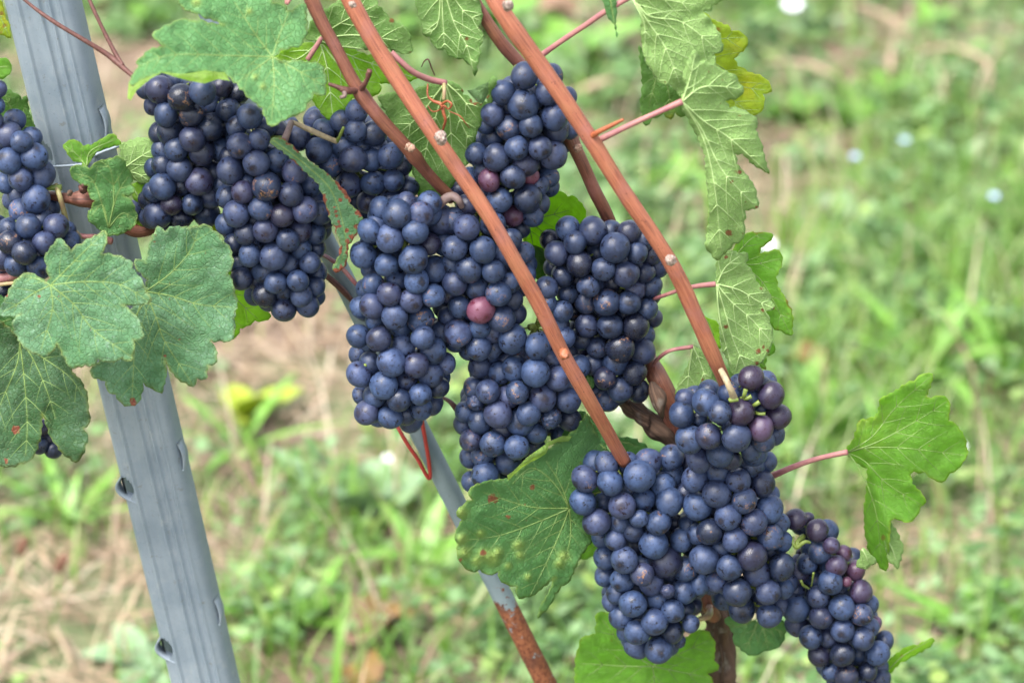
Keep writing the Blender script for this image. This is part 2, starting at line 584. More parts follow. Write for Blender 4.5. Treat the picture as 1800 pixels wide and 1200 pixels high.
# the soil sheet: fine near the camera, out to the horizon
def build_soil():
    xs = np.concatenate([[-250, -60, -20, -8], np.linspace(-4, 4, 81), [8, 20, 60, 250]])
    ys = np.concatenate([[-250, -60, -20, -8, -3], np.linspace(-1.5, 8, 96), [12, 20, 60, 250]])
    V, F = [], []
    for y in ys:
        for x in xs:
            near = abs(x) < 5 and -2 < y < 9
            z = 0.018 * noise.noise(Vector((x * 2.2, y * 2.2, 0))) + 0.008 * noise.noise(Vector((x * 9, y * 9, 3))) if near else 0.0
            V.append((x, y, z))
    n = len(xs)
    for j in range(len(ys) - 1):
        for i in range(n - 1):
            F.append((j * n + i, j * n + i + 1, (j + 1) * n + i + 1, (j + 1) * n + i))
    me = bpy.data.meshes.new('ground'); me.from_pydata(V, [], F)
    me.polygons.foreach_set('use_smooth', [True] * len(F))
    me.materials.append(soil_material())
    o = bpy.data.objects.new('ground', me); COL.objects.link(o)
    tag(o, kind='structure', label='brown vineyard soil under patchy grass', cat='ground')


build_soil()

# bare, straw covered patches of the photograph: px, py, radius in metres
BARE = [(90, 1080, .16), (40, 1010, .10), (190, 1150, .10), (250, 1060, .06), (560, 630, .13), (500, 570, .10), (215, 200, .17), (170, 120, .14),
        (640, 700, .09), (1340, 330, .16), (1290, 420, .12), (1000, 60, .14), (1600, 1000, .09), (1740, 720, .08), (640, 1080, .07), (470, 790, .08), (1480, 1080, .09),
        (1590, 1130, .07), (1420, 130, .10), (1570, 60, .12), (1750, 90, .1), (560, 720, .08), (250, 780, .06), (1250, 1000, .06), (700, 330, .2), (1440, 260, .1), (600, 820, .06),
        (1690, 930, .06), (30, 700, .1), (330, 1010, .04), (760, 960, .05)]
BG = np.array([(on_ground(x, y).x, on_ground(x, y).y, r * (.62 if y < 450 and x > 900 else .85 if y < 760 else 1.0)) for x, y, r in BARE])
LUSH = [(1700, 480, .25), (1640, 620, .2), (1500, 800, .12), (1760, 350, .3), (620, 1000, .12), (430, 1000, .12), (1760, 1060, .12), (820, 60, .22), (150, 950, .08), (480, 1080, .1), (1350, 600, .12)]
LG = np.array([(on_ground(x, y).x, on_ground(x, y).y, r) for x, y, r in LUSH])


def bare(x, y):
    d = (x[:, None] - BG[None, :, 0]) ** 2 + ((y[:, None] - BG[None, :, 1]) * 0.75) ** 2
    return np.clip(np.exp(-d / (BG[None, :, 2] ** 2)).sum(1), 0, 1)


def lush(x, y):
    d = (x[:, None] - LG[None, :, 0]) ** 2 + ((y[:, None] - LG[None, :, 1]) * 0.75) ** 2
    return np.clip(np.exp(-d / (LG[None, :, 2] ** 2)).sum(1), 0, 1)


def vnoise(x, y, s, seed):
    return np.array([noise.noise(Vector((a * s, b * s, seed))) for a, b in zip(x, y)])


def scatter_xy(n, near=True):
    if near:
        return rng.uniform(-1.5, 1.5, n), rng.uniform(0.25, 4.2, n)
    return rng.uniform(-3.5, 3.5, n), rng.uniform(-1.0, 9.0, n)


def blades(name, x, y, h, w, lean, mat, z0=0.0, flat=0.0, seg=3, label=None, curl=1.0):
    n = len(x)
    az = rng.uniform(0, 2 * math.pi, n)
    fx, fy = np.cos(az), np.sin(az)
    sx, sy = -fy, fx
    pts = []
    for k in range(seg + 1):
        t = k / seg
        out = h * lean * (t ** (1.0 + curl))
        up = h * np.sqrt(np.maximum(0.02, 1 - (lean * t) ** 2 * 0.8)) * t
        ww = w * (1 - t ** 1.6) * (0.75 + 0.9 * t * (1 - t))
        z = z0 + up * (1 - flat) + 0.004
        if k < seg:
            pts.append(np.stack([x + fx * out - sx * ww / 2, y + fy * out - sy * ww / 2, z], 1))
            pts.append(np.stack([x + fx * out + sx * ww / 2, y + fy * out + sy * ww / 2, z], 1))
        else:
            pts.append(np.stack([x + fx * out, y + fy * out, z], 1))
    m = len(pts)
    V = np.stack(pts, 1).reshape(-1, 3)
    base = np.arange(n) * m
    quads = []
    for k in range(seg - 1):
        quads.append(np.stack([base + 2 * k, base + 2 * k + 1, base + 2 * k + 3, base + 2 * k + 2], 1))
    tri = np.stack([base + m - 3, base + m - 2, base + m - 1], 1)
    F = [tuple(q) for Q in quads for q in Q.tolist()] + [tuple(q) for q in tri.tolist()]
    me = bpy.data.meshes.new(name)
    me.from_pydata(V.tolist(), [], F)
    me.polygons.foreach_set('use_smooth', [True] * len(F))
    me.materials.append(mat)
    o = bpy.data.objects.new(name, me)
    COL.objects.link(o)
    tag(o, kind='stuff', label=label, cat='grass')
    return o


GRASS = island_material('grass_blade', [(0.055, 0.12, 0.025), (0.10, 0.22, 0.026), (0.165, 0.315, 0.036), (0.155, 0.265, 0.105), (0.24, 0.35, 0.09), (0.34, 0.38, 0.20)], 0.45, 0.35, (0.32, 0.55, 0.05))
STRAW = island_material('straw', [(0.20, 0.13, 0.085), (0.36, 0.26, 0.17), (0.46, 0.37, 0.25), (0.28, 0.17, 0.12), (0.52, 0.45, 0.34)], 0.6, 0.15, (0.5, 0.4, 0.2))
COVER = island_material('low_leaves', [(0.05, 0.11, 0.035), (0.095, 0.19, 0.06), (0.145, 0.26, 0.09), (0.21, 0.32, 0.16), (0.25, 0.35, 0.09)], 0.45, 0.3, (0.30, 0.5, 0.07))

x, y = scatter_xy(80000)
b = bare(x, y); l = lush(x, y); nz = vnoise(x, y, 4.5, 1.0)
keep = rng.uniform(0, 1, len(x)) < np.clip(0.62 + 0.75 * nz + 0.35 * l - 0.75 * b, 0.03, 1)
x, y, l, b = x[keep], y[keep], l[keep], b[keep]
n = len(x)
h = rng.uniform(0.04, 0.115, n) * (0.7 + 0.5 * l) * (1 - 0.45 * b) * np.clip(1.25 - 0.28 * y, 0.5, 1)
blades('grass', x, y, h, rng.uniform(0.0025, 0.006, n), rng.uniform(0.3, 0.98, n), GRASS, label='green grass blades growing between the vine rows')
x, y = scatter_xy(2600)
b = bare(x, y); l = lush(x, y)
keep = rng.uniform(0, 1, len(x)) < np.clip(0.30 + 0.6 * l - 0.5 * b, 0.02, 1)
x, y = x[keep], y[keep]; n = len(x)
blades('broad_grass', x, y, rng.uniform(0.06, 0.14, n) * np.clip(1.25 - 0.2 * y, 0.6, 1), rng.uniform(0.007, 0.013, n), rng.uniform(0.35, 0.98, n), GRASS, seg=5, label='broad bright green grass blades')
x, y = scatter_xy(30000, False)
n = len(x)
keep = (np.abs(x) > 1.4) | (y > 4.1) | (y < 0.3)
x, y = x[keep], y[keep]; n = len(x)
blades('outer_grass', x, y, rng.uniform(0.06, 0.14, n), rng.uniform(0.004, 0.008, n), rng.uniform(0.2, 0.95, n), GRASS, label='grass further out in the vineyard')
x, y = scatter_xy(38000)
b = bare(x, y)
keep = rng.uniform(0, 1, len(x)) < np.clip(0.30 + 0.85 * b, 0, 1)
x, y = x[keep], y[keep]; n = len(x)
blades('straw', x, y, rng.uniform(0.04, 0.13, n), rng.uniform(0.002, 0.006, n), rng.uniform(0.8, 0.99, n), STRAW, flat=0.86, curl=0.2, label='dry straw lying on the soil')
x, y = scatter_xy(3000)
n = len(x)
blades('dry_grass', x, y, rng.uniform(0.06, 0.17, n), rng.uniform(0.002, 0.005, n), rng.uniform(0.4, 0.98, n), STRAW, label='dry standing grass stems among the green')


def low_cover():
    """small rounded leaves in clumps: clover, chickweed and the like"""
    cx, cy = scatter_xy(2900)
    b = bare(cx, cy)
    keep = rng.uniform(0, 1, len(cx)) < np.clip(1.0 - 1.05 * b, 0, 1)
    cx, cy = cx[keep], cy[keep]
    V, F = [], []
    for X, Y in zip(cx, cy):
        k = int(rng.integers(28, 62)); rr = rng.uniform(0.03, 0.10); hh = rng.uniform(0.02, 0.09)
        q = rng.normal(0, 0.5, (k, 2)) * rr
        for (dx, dy) in q:
            zz = max(0.006, hh * (1 - (dx * dx + dy * dy) / (rr * rr * 1.6)) * rng.uniform(0.5, 1.05))
            s = rng.uniform(0.0045, 0.0105)
            a = rng.uniform(0, 6.283); tl = rng.uniform(-0.5, 0.5); t2 = rng.uniform(-0.5, 0.5)
            u = Vector((math.cos(a), math.sin(a), tl)); w = Vector((-math.sin(a), math.cos(a), t2)) * 0.75
            c = Vector((X + dx, Y + dy, zz)); i = len(V)
            V += [c - u * s, c - u * s * .3 + w * s, c + u * s * .6 + w * s * .8, c + u * s * 1.05, c + u * s * .6 - w * s * .8, c - u * s * .3 - w * s]
            F += [(i, i + 1, i + 2, i + 3), (i, i + 3, i + 4, i + 5)]
    me = bpy.data.meshes.new('ground_cover'); me.from_pydata([tuple(p) for p in V], [], F)
    me.materials.append(COVER)
    o = bpy.data.objects.new('ground_cover', me); COL.objects.link(o)
    tag(o, kind='stuff', label='low leafy weeds covering the soil', cat='ground cover')


low_cover()

# ------------------------------------------------------------------ steel vineyard post
def line_at(pts, py):
    """x of a polyline px(py)"""
    (x0, y0), (x1, y1) = pts
    return x0 + (x1 - x0) * (py - y0) / (y1 - y0)


def steel_post():
    Y = 0.030
    ptop, pbot = at(61, 0, Y), at(349, 1200, Y)
    ax = (ptop - pbot).normalized()
    side = Vector((1, 0, 0)); side = (side - ax * side.dot(ax)).normalized()
    back = ax.cross(side)
    if back.y < 0: back = -back
    yaw = R(10)                                    # turned a little so that the left flank shows
    side, back = side * math.cos(yaw) - back * math.sin(yaw), back * math.cos(yaw) + side * math.sin(yaw)
    foot = pbot - ax * (pbot.z / ax.z + 0.25)
    foot_ground = pbot - ax * (pbot.z / ax.z)
    L0 = 0.0
    top = (at(-40, -420, Y) - foot).length
    v_of = lambda px, py: (at(px, py, Y) - foot).dot(ax)
    hw = 0.0198
    # cross-section: u across, d back
    prof = [(-hw + 0.004, 0.026), (-hw - 0.0005, 0.016), (-hw, 0.007), (-hw + 0.0010, 0.0030), (-hw + 0.003, 0.0008)]
    us = np.linspace(-hw + 0.0045, hw - 0.0045, 60)
    def depth(u):
        q = (u + hw) / (2 * hw)
        d = 0.0
        for c, wd, a in ((0.25, 0.030, -0.0017), (0.55, 0.022, -0.0018), (0.70, 0.022, -0.0018), (0.85, 0.020, -0.0016), (0.41, 0.06, 0.0010), (0.625, 0.03, 0.0006), (0.775, 0.03, 0.0006)):
            d += a * math.exp(-((q - c) / wd) ** 2)
        return d
    prof += [(float(u), depth(u)) for u in us]
    prof += [(hw - 0.003, 0.0008), (hw - 0.0010, 0.0030), (hw, 0.007), (hw + 0.0005, 0.016), (hw - 0.004, 0.026)]
    holes = [(v_of(90, 272), 0.0), (v_of(150, 566), 0), (v_of(228, 862), 0), (v_of(290, 1145), 0)]
    hh = 0.0078
    vs = set(np.linspace(0, top, 90).tolist())
    for v, _ in holes:
        for k in np.linspace(-1, 1, 9):
            vs.add(v + k * hh)
    vs = sorted(vs)
    def is_hole(u, v):
        for hv, _ in holes:
            if abs(v - hv) < hh * 0.98:
                q = (v - hv) / hh
                lo, hi = -hw + 0.0016, -hw + 0.0016 + 0.0062 * math.sqrt(max(0.0, 1 - q * q)) + 0.0008
                if lo < u < hi: return True
        return False
    root = empty('vineyard_post', foot_ground, label='blue-grey galvanised steel post with ribbed front and hook tabs along both edges', cat='post')
    mb = MB()
    V, F = [], []
    n = len(prof)
    th = 0.0014
    for v in vs:
        for (u, d) in prof:
            V.append(foot + ax * v + side * u + back * d)
    def inner(i):
        u, d = prof[i]
        a, b = prof[max(i - 1, 0)], prof[min(i + 1, n - 1)]
        t = Vector((b[0] - a[0], b[1] - a[1])).normalized()
        return u - t.y * th, d + t.x * th
    off = len(V)
    for v in vs:
        for i in range(n):
            u, d = inner(i)
            V.append(foot + ax * v + side * u + back * d)
    for j in range(len(vs) - 1):
        vm = (vs[j] + vs[j + 1]) / 2
        for i in range(n - 1):
            um = (prof[i][0] + prof[i + 1][0]) / 2
            dm = (prof[i][1] + prof[i + 1][1]) / 2
            if dm < 0.006 and is_hole(um, vm):
                continue
            q = (j * n + i, j * n + i + 1, (j + 1) * n + i + 1, (j + 1) * n + i)
            F.append(q)
            F.append(tuple(off + k for k in reversed(q)))
    for j in range(len(vs) - 1):
        for i in (0, n - 1):
            a, b = j * n + i, (j + 1) * n + i
            F.append((a, b, off + b, off + a))
    mb.add(V, F)
    mb.build('post_profile', M['zinc'], root)
    # hook tabs: tongues bent out of the slots on the left, out of the flank on the right
    def tab(v, s, w, out, d0, dep):
        m = MB()
        Vv, Ff = [], []
        K = 12
        for k in range(K + 1):
            q = k / K
            bulge = math.sin(math.pi * q) ** 0.8
            vv = v + hh * (1.05 - 2.3 * q)
            uu = s * (hw + 0.0004 + out * bulge) if s > 0 else -hw + 0.0026 + (w * (q ** 3)) - (out + 0.0026) * bulge
            for (e, dd) in ((0, d0), (0, d0 + dep), (-s * 0.0013, d0 + dep), (-s * 0.0013, d0)):
                Vv.append(foot + ax * vv + side * (uu + e) + back * dd)
        for k in range(K):
            for e in range(4):
                e2 = (e + 1) % 4
                Ff.append((k * 4 + e, k * 4 + e2, (k + 1) * 4 + e2, (k + 1) * 4 + e))
        Ff.append((0, 1, 2, 3)); Ff.append(tuple(K * 4 + e for e in (3, 2, 1, 0)))
        m.add(Vv, Ff)
        m.build('hook_tab', M['zinc'], root)
    for v, _ in holes:
        tab(v, -1, 0.005, 0.0032, -0.0004, 0.008)
    for (px, py) in ((197, 213), (257, 508), (338, 800), (400, 1074)):
        tab(v_of(px, py), 1, 0, 0.0020, 0.005, 0.008)
    return foot, ax, side, back


POST = steel_post()


def wire_tie():
    foot, ax, side, back = POST
    f = lambda px, py, Y: at(px, py, Y)
    c = f(150, 283, 0.028)
    pts = [f(92, 293, 0.026), f(112, 292, 0.0262), f(136, 290, 0.0265), f(150, 287, 0.0265), f(160, 277, 0.0255), f(178, 268, 0.026), f(206, 258, 0.0262),
           f(212, 256, 0.036), f(205, 258, 0.058), f(150, 275, 0.064), f(95, 290, 0.060), f(86, 294, 0.040), f(92, 293, 0.026)]
    mb = MB()
    tube(mb, catmull(pts, 6), 0.00085, 8)
    o = mb.build('wire_tie', M['zinc'])
    tag(o, 'grey steel wire looped round the vineyard post beside the small crinkled leaves', 'wire')


wire_tie()


# ------------------------------------------------------------------ slanting stake
def stake():
    Y = 0.052
    a, b = at(358, 0, Y), at(958, 1197, Y)
    ax = (b - a).normalized()
    top = a - ax * 0.12
    end = b + ax * (b.z / -ax.z + 0.10)
    ground_pt = b + ax * (b.z / -ax.z)
    root = empty('slanting_stake', ground_pt, label='thin slanting round steel stake, grey above and rusty brown at its lower end', cat='stake')
    zr = (at(865, 1052, Y)).z
    n = 40
    pts = [top.lerp(end, i / n) for i in range(n + 1)]
    mb = MB()
    tube(mb, pts, 0.0064, 20)
    o = mb.build('stake_tube', None or rusty_material(zr - ((top + end) / 2).z), root, origin=(top + end) / 2)
    return root


stake()


def red_tie():
    f = lambda px, py, Y=0.040: at(px, py, Y)
    mb = MB()
    tube(mb, catmull([f(700, 752, .044), f(716, 780, .0425), f(735, 808, .042), f(750, 836, .0425), f(756, 838, .043), f(754, 812, .0425), f(748, 775, .0425), f(741, 735, .044), f(738, 715, .05), f(715, 722, .066), f(698, 742, .056), f(700, 752, .044)], 6),
         0.0012, 8)
    tag(mb.build('red_tie', M['redtie']), 'thin red tie looped in a V over the slanting stake below the long bunch', 'plant tie')


red_tie()

# ================================================================== THE VINE
VB = at(1262, 1200, 0.045)
vine_foot = Vector((VB.x + 0.02, 0.045, 0.0))
VINE = empty('grape_vine', vine_foot, label='grape vine with red canes and large green leaves trained along the steel post', cat='vine')


def cane(name, pts, radii, mat, nodes=(), label=None, buds=(), sides=16, seg=8, lump=0.06):
    """pts: (px, py, Y in mm); radii in px; nodes: (px, py, swell)"""
    P3 = [at(x, y, Y / 1000) for x, y, Y in pts]
    c = catmull(P3, seg)
    tt = np.linspace(0, 1, len(radii))
    nd = [(at(x, y, 0.0), s) for x, y, s in nodes]
    sc = mpp(pts[len(pts) // 2][0], pts[len(pts) // 2][1], 0)
    fine = []
    for i in range(len(c) - 1):
        m = max(1, int((c[i + 1] - c[i]).length / 0.0025))
        fine += [c[i].lerp(c[i + 1], k / m) for k in range(m)]
    fine.append(c[-1])
    n = len(fine)
    rr = []
    for i, p in enumerate(fine):
        t = i / (n - 1)
        r = float(np.interp(t, tt, radii)) * sc
        for q, s in nd:
            d = math.hypot(p.x - q.x, p.z - q.z)
            r *= 1 + s * 1.5 * math.exp(-(d / (9.5 * sc)) ** 2) + s * 0.35 * math.exp(-(d / (24 * sc)) ** 2)
        rr.append(r)
    mb = MB()
    tube(mb, fine, rr, sides, True, lump, seed=pts[0][0] * 0.1)
    o = mb.build(name, mat, VINE)
    if label: o['label'] = label
    for (x, y, Y, r, m, dx, dy) in buds:
        b = MB()
        r *= 1.12
        p = at(x, y, Y / 1000)
        axd = (at(x + dx, y + dy, Y / 1000 - 0.004) - p)
        for k in range(5):
            blob(b, p + axd.normalized() * (k - 1.5) * r * sc * 0.32 + Vector((rng.normal(), rng.normal(), rng.normal())) * r * sc * 0.18, r * sc * (0.85 - 0.1 * k), axd, 1.3, 0.6, x + k)
        b.build('bud', m, o)
    return o


cane('cane', [(596, -40, -20), (640, 45, -26), (692, 130, -32), (768, 245, -42), (850, 365, -50), (900, 450, -52), (945, 530, -50), (990, 622, -46), (1040, 710, -40), (1098, 812, -20)],
     [14, 14.5, 14, 13, 13, 13, 13.5, 13, 12.5, 12], M['cane'], [(608, -5, .3), (768, 245, .30), (897, 455, .22), (990, 625, .36)],
     'long orange red cane crossing in front of the bunches', [(772, 244, -57, 9, M['cut'], 6, -3), (992, 622, -62, 9, M['budred'], 2, 6), (620, 8, -42, 6, M['cut'], 3, -3)])
cane('cane', [(850, -40, -36), (885, 25, -44), (960, 130, -48), (1035, 240, -52), (1095, 335, -54), (1178, 460, -54), (1225, 560, -52), (1258, 635, -48), (1282, 690, -34)],
     [14.5, 15, 14.5, 14, 13.5, 13.5, 13.5, 14, 10.5], M['cane'], [(888, 18, .22), (1040, 245, .24), (1180, 458, .28), (1258, 636, .22)],
     'orange red cane running down to the top of the lower right bunch', [(893, 10, -62, 9, M['cut'], 4, -6), (1181, 457, -70, 9, M['cut'], 4, -6)])
cane('cane', [(532, -40, -4), (560, 28, -8), (592, 88, -12), (628, 155, -16), (668, 208, -18), (720, 265, -16), (752, 305, -8), (795, 350, 0)],
     [14, 12, 11, 11.5, 12, 11, 10.5, 10], M['cane_old'], [(628, 156, .35), (720, 264, .40)], 'brown cane in front of the upper middle bunch',
     [(722, 258, -26, 7, M['bud'], 8, -4), (648, 130, -20, 4.5, M['tendril'], 3, -10)])
cane('cane', [(826, -16, 16), (846, 22, 16), (880, 74, 18), (922, 122, 24), (975, 190, 30), (1012, 262, 18), (1045, 335, 20), (1075, 400, 28), (1105, 520, 48), (1145, 640, 40), (1170, 690, 32)],
     [9, 11, 11.5, 11.5, 11.5, 12, 12, 11.5, 12, 14, 18], M['cane_old'], [(1012, 262, .38)], 'darker cane behind the upper right bunch', [(1016, 260, 4, 7, M['bud'], 8, -3)])
# short spurs at nodes
def twig(name, pts, r, mat, sides=8, seg=6, label=None, parent=None):
    mb = MB()
    P3 = catmull([at(x, y, Y / 1000) for x, y, Y in pts], seg)
    k = mpp(pts[0][0], pts[0][1], 0)
    if isinstance(r, (list, tuple)):
        xs = np.linspace(0, 1, len(r))
        fn = lambda t: float(np.interp(t, xs, r)) * k
    else:
        fn = lambda t: r * k
    tube(mb, P3, fn, sides)
    o = mb.build(name, mat, parent or VINE)
    if label: o['label'] = label
    return o


twig('spur', [(632, 160, -16), (641, 148, -22), (646, 138, -24), (650, 124, -26)], [8, 5, 4, 5], M['tendril'])
twig('spur', [(632, 158, -16), (616, 160, -22), (604, 158, -24), (590, 152, -24), (578, 148, -22)], [8, 6, 7, 4, 3], M['tendril'])
twig('spur', [(604, 158, -24), (606, 168, -26), (598, 172, -26)], [5, 4, 3], M['stalk_grey'])
twig('tendril', [(1040, 240, -54), (1052, 232, -58), (1072, 222, -60), (1096, 210, -62)], [6, 4.5, 4, 2.5], M['tendril_o'])
# the wood on the left, the cordon and the arm
cane('cordon', [(60, 338, 24), (92, 344, 6), (130, 350, 2), (168, 353, 4), (195, 368, 10), (215, 395, 16), (240, 406, 18), (275, 397, 22), (320, 380, 30), (380, 352, 36)],
     [7, 8, 9.5, 11, 9, 10, 11, 11, 10, 9], M['cane_old'], [(140, 346, .3), (158, 345, .45), (232, 408, .2)], 'thin horizontal cordon wood tied across the steel post', [(146, 330, -6, 9, M['tendril'], 3, -8), (122, 340, -5, 5, M['bark'], 0, -4)], lump=0.3)
twig('cane_stub', [(196, 424, 12), (170, 417, 8), (150, 416, 6), (128, 412, 10)], [7, 6, 5, 5], M['petiole'])
twig('cane_stub', [(-20, 492, -22), (10, 488, -22), (32, 482, -20), (60, 478, 10)], [10, 8, 6, 5], M['petiole'])
twig('petiole', [(-20, 503, -30), (20, 498, -34), (60, 498, -38), (90, 500, -40)], [3.5, 3.5, 3.5, 4], M['petiole_green'])


def trunk():
    mb = MB()
    pts = [at(1225, 985, .052), at(1248, 1040, .050), at(1262, 1090, .046), at(1264, 1140, .046), at(1262, 1205, .048), Vector((VB.x + .004, .05, .30)), Vector((VB.x + .012, .05, .15)), vine_foot - Vector((0, 0, .06))]
    c = catmull(pts, 16)
    tube(mb, c, lambda t: 0.0062 + 0.0035 * min(1, t * 4) + 0.006 * t, 26, True, 0.75, 5.0)
    tr = mb.build('trunk', M['bark'], VINE)
    tr['label'] = 'dark rough old trunk below the lower right bunches'
    # loose strips of bark
    for k in range(9):
        m = MB()
        x0 = 1240 + rng.uniform(-6, 40); y0 = 1030 + rng.uniform(0, 120)
        tube(m, catmull([at(x0, y0, .036), at(x0 + rng.uniform(-8, 8), y0 + 30, .030), at(x0 + rng.uniform(-10, 14), y0 + 66, .033)], 5), lambda t: 0.0013 * (1 - t * .6), 5, True, 0.5, k)
        m.build('bark_strip', M['bark'], tr)
    cane('cane', [(1210, 960, 26), (1228, 1015, 24), (1244, 1058, 22), (1256, 1085, 26)], [13, 14, 14, 12], M['cane_old'], [(1246, 1066, .3)], 'brown stub of cane at the top of the trunk', [(1246, 1068, 14, 6, M['bud'], 2, 5)])
    twig('spur', [(1249, 1070, 14), (1245, 1082, 4), (1232, 1087, 0), (1222, 1090, 0)], [5, 7, 6, 4], M['petiole_green'])
    # the old arm: broken dead wood and the living reddish cane beside it
    m = MB()
    c = catmull([at(1098, 704, .030), at(1112, 718, .026), at(1135, 732, .022), at(1160, 752, .020), at(1190, 780, .022), at(1220, 812, .034), at(1240, 900, .045), at(1235, 985, .05)], 14)
    tube(m, c, lambda t: 0.0044 + 0.0022 * min(1, t * 7) + 0.0012 * math.sin(t * 40), 22, True, 0.9, 9.0)
    arm = m.build('old_arm', M['bark'], VINE)
    arm['label'] = 'broken dark dead wood between two bunches'
    for k in range(5):
        m = MB()
        a = at(1106 + k * 4, 708 + 5 * k, .018)
        tube(m, catmull([at(1140, 735 + 4 * k, .013), at(1118, 722 + 4 * k, .014), a], 5), lambda t: 0.0017 * (1 - .8 * t) + .0003, 6, True, 0.5, k + 30)
        m.build('bark_strip', M['bark'], arm)
    cane('cane', [(1140, 628, 34), (1152, 655, 18), (1168, 690, 14), (1186, 735, 16), (1206, 790, 24), (1225, 850, 36)], [12, 18, 20, 20, 19, 18], M['cane_old'], [(1150, 645, .2)], 'thick brown cane beside the broken dead wood')
    m = MB()
    tube(m, catmull([at(1146, 672, .004), at(1150, 690, -.001), at(1158, 712, -.003), at(1166, 735, .002)], 6), lambda t: 0.0034 * math.sin(math.pi * min(1, t * .9 + .1)) + .0006, 10, True, 0.9, 3)
    m.build('bark_strip', M['bark'], arm)


trunk()
twig('tendril', [(778, 698, 20), (790, 705, 14), (800, 716, 10), (808, 728, 12)], [3, 4, 5, 5], M['tendril'])
twig('tendril', [(20, -20, 4), (60, 14, 0), (100, 42, -4), (150, 72, -6), (190, 97, -6), (215, 118, -10), (236, 136, -14)], [2.5, 3, 4, 4, 4.5, 5.5, 4], M['tendril'], label='dry brown tendril across the steel post')
twig('tendril', [(148, -20, 10), (166, 20, 4), (185, 60, 0), (205, 98, -5), (216, 116, -10)], [3.5, 3.5, 3.5, 4, 4], M['tendril'])
twig('tendril', [(556, 444, 34), (575, 452, 20), (600, 470, 10), (622, 495, 6), (640, 514, 12)], [3.5, 4, 4, 4, 3.5], M['petiole'], label='red stalk crossing the slanting stake')
twig('tendril', [(565, 478, 46), (580, 490, 43), (600, 508, 43), (622, 532, 46)], [5, 6, 6, 4], M['tendril'])
# curled orange tendrils in front of the pale leaf
for pts, r in (([(752, 148, -8), (752, 168, -14), (762, 178, -18), (776, 184, -20), (780, 200, -22), (783, 212, -22), (778, 230, -18)], [1.4, 1.8, 2.4, 3.5, 3, 2.4, 1.6]),
               ([(776, 184, -20), (786, 178, -24), (794, 184, -26), (788, 192, -24), (780, 186, -24), (772, 194, -20), (760, 196, -16), (752, 186, -14)], [2.5, 2.2, 1.8, 1.6, 1.6, 1.4, 1.2, 0.8]),
               ([(790, 196, -22), (808, 204, -24), (818, 216, -24), (826, 226, -20)], [1.2, 1.2, 1, 0.6]),
               ([(741, 118, -4), (746, 108, -10), (753, 105, -12), (758, 118, -10), (764, 132, -6)], [0.8, 1.2, 1.4, 1.2, 1.0])):
    twig('tendril', pts, r, M['tendril_o'] if r[0] > 1 else M['tendril'])

# leaf stalks: (points, radius, material)
for pts, r, m in (
        ([(945, 102, -4), (985, 74, -10), (1030, 44, -16), (1062, 22, -20), (1112, -8, -22)], [5.5, 5, 5, 5, 5.5], 'petiole'),
        ([(1042, 252, -44), (1070, 238, -46), (1120, 214, -48), (1160, 196, -48), (1200, 178, -48)], [6, 5.5, 5, 5, 6], 'petiole'),
        ([(1140, 528, 10), (1165, 520, -4), (1200, 508, -14), (1230, 502, -20), (1260, 499, -24)], [3.5, 3.5, 3.5, 4, 5], 'petiole'),
        ([(1145, 648, 20), (1155, 632, 10), (1178, 616, 2), (1218, 609, 4)], [3.5, 3.5, 3.5, 4], 'petiole'),
        ([(1345, 842, 10), (1362, 834, 0), (1400, 818, -6), (1440, 805, -10), (1490, 794, -14)], [8, 6, 5, 4.5, 5], 'petiole'),
        ([(688, 92, -22), (706, 110, -24), (728, 128, -22), (756, 140, -16), (784, 146, -12)], [5, 5.5, 5.5, 5.5, 5.5], 'petiole'),
        ([(780, 144, -12), (781, 160, -18), (780, 176, -20)], [4, 3.5, 3], 'petiole_green'),
        ([(540, 106, 4), (552, 88, 6), (566, 66, 8)], [4.5, 4.5, 4], 'petiole'),
        ([(508, -20, -20), (504, 6, -22), (512, -4, -22)], [4, 4, 3], 'petiole'),
        ([(98, 325, 0), (105, 345, -6), (112, 370, -4), (118, 395, 0)], [5, 4.5, 5, 5], 'petiole_green'),
        ([(124, 400, 0), (134, 412, 0), (140, 418, 4)], [6, 7, 5], 'stalk_tan')):
    twig('petiole', pts, r, M[m])


# ------------------------------------------------------------------ leaves
def T(tx, ty, pts, s=3.0):
    """local points of an enlarged piece of the photograph, to photograph pixels"""
    return [(tx + x / s, ty + y / s) for x, y in pts]


def seg_dist(P, A, B):
    d = B - A
    t = np.clip(((P - A) @ d) / max(1e-9, float(d @ d)), 0, 1)
    return np.hypot(*(P - A - t[:, None] * d).T)


def poly_dist(P, poly):
    out = np.full(len(P), 1e9)
    for i in range(len(poly)):
        out = np.minimum(out, seg_dist(P, poly[i], poly[(i + 1) % len(poly)]))
    return out


def inside(P, poly):
    r = np.zeros(len(P), bool)
    n = len(poly)
    for i in range(n):
        a, b = poly[i], poly[(i + 1) % n]
        c = ((a[1] > P[:, 1]) != (b[1] > P[:, 1]))
        with np.errstate(divide='ignore', invalid='ignore'):
            xx = (b[0] - a[0]) * (P[:, 1] - a[1]) / (b[1] - a[1] + 1e-12) + a[0]
        r ^= c & (P[:, 0] < xx)
    return r


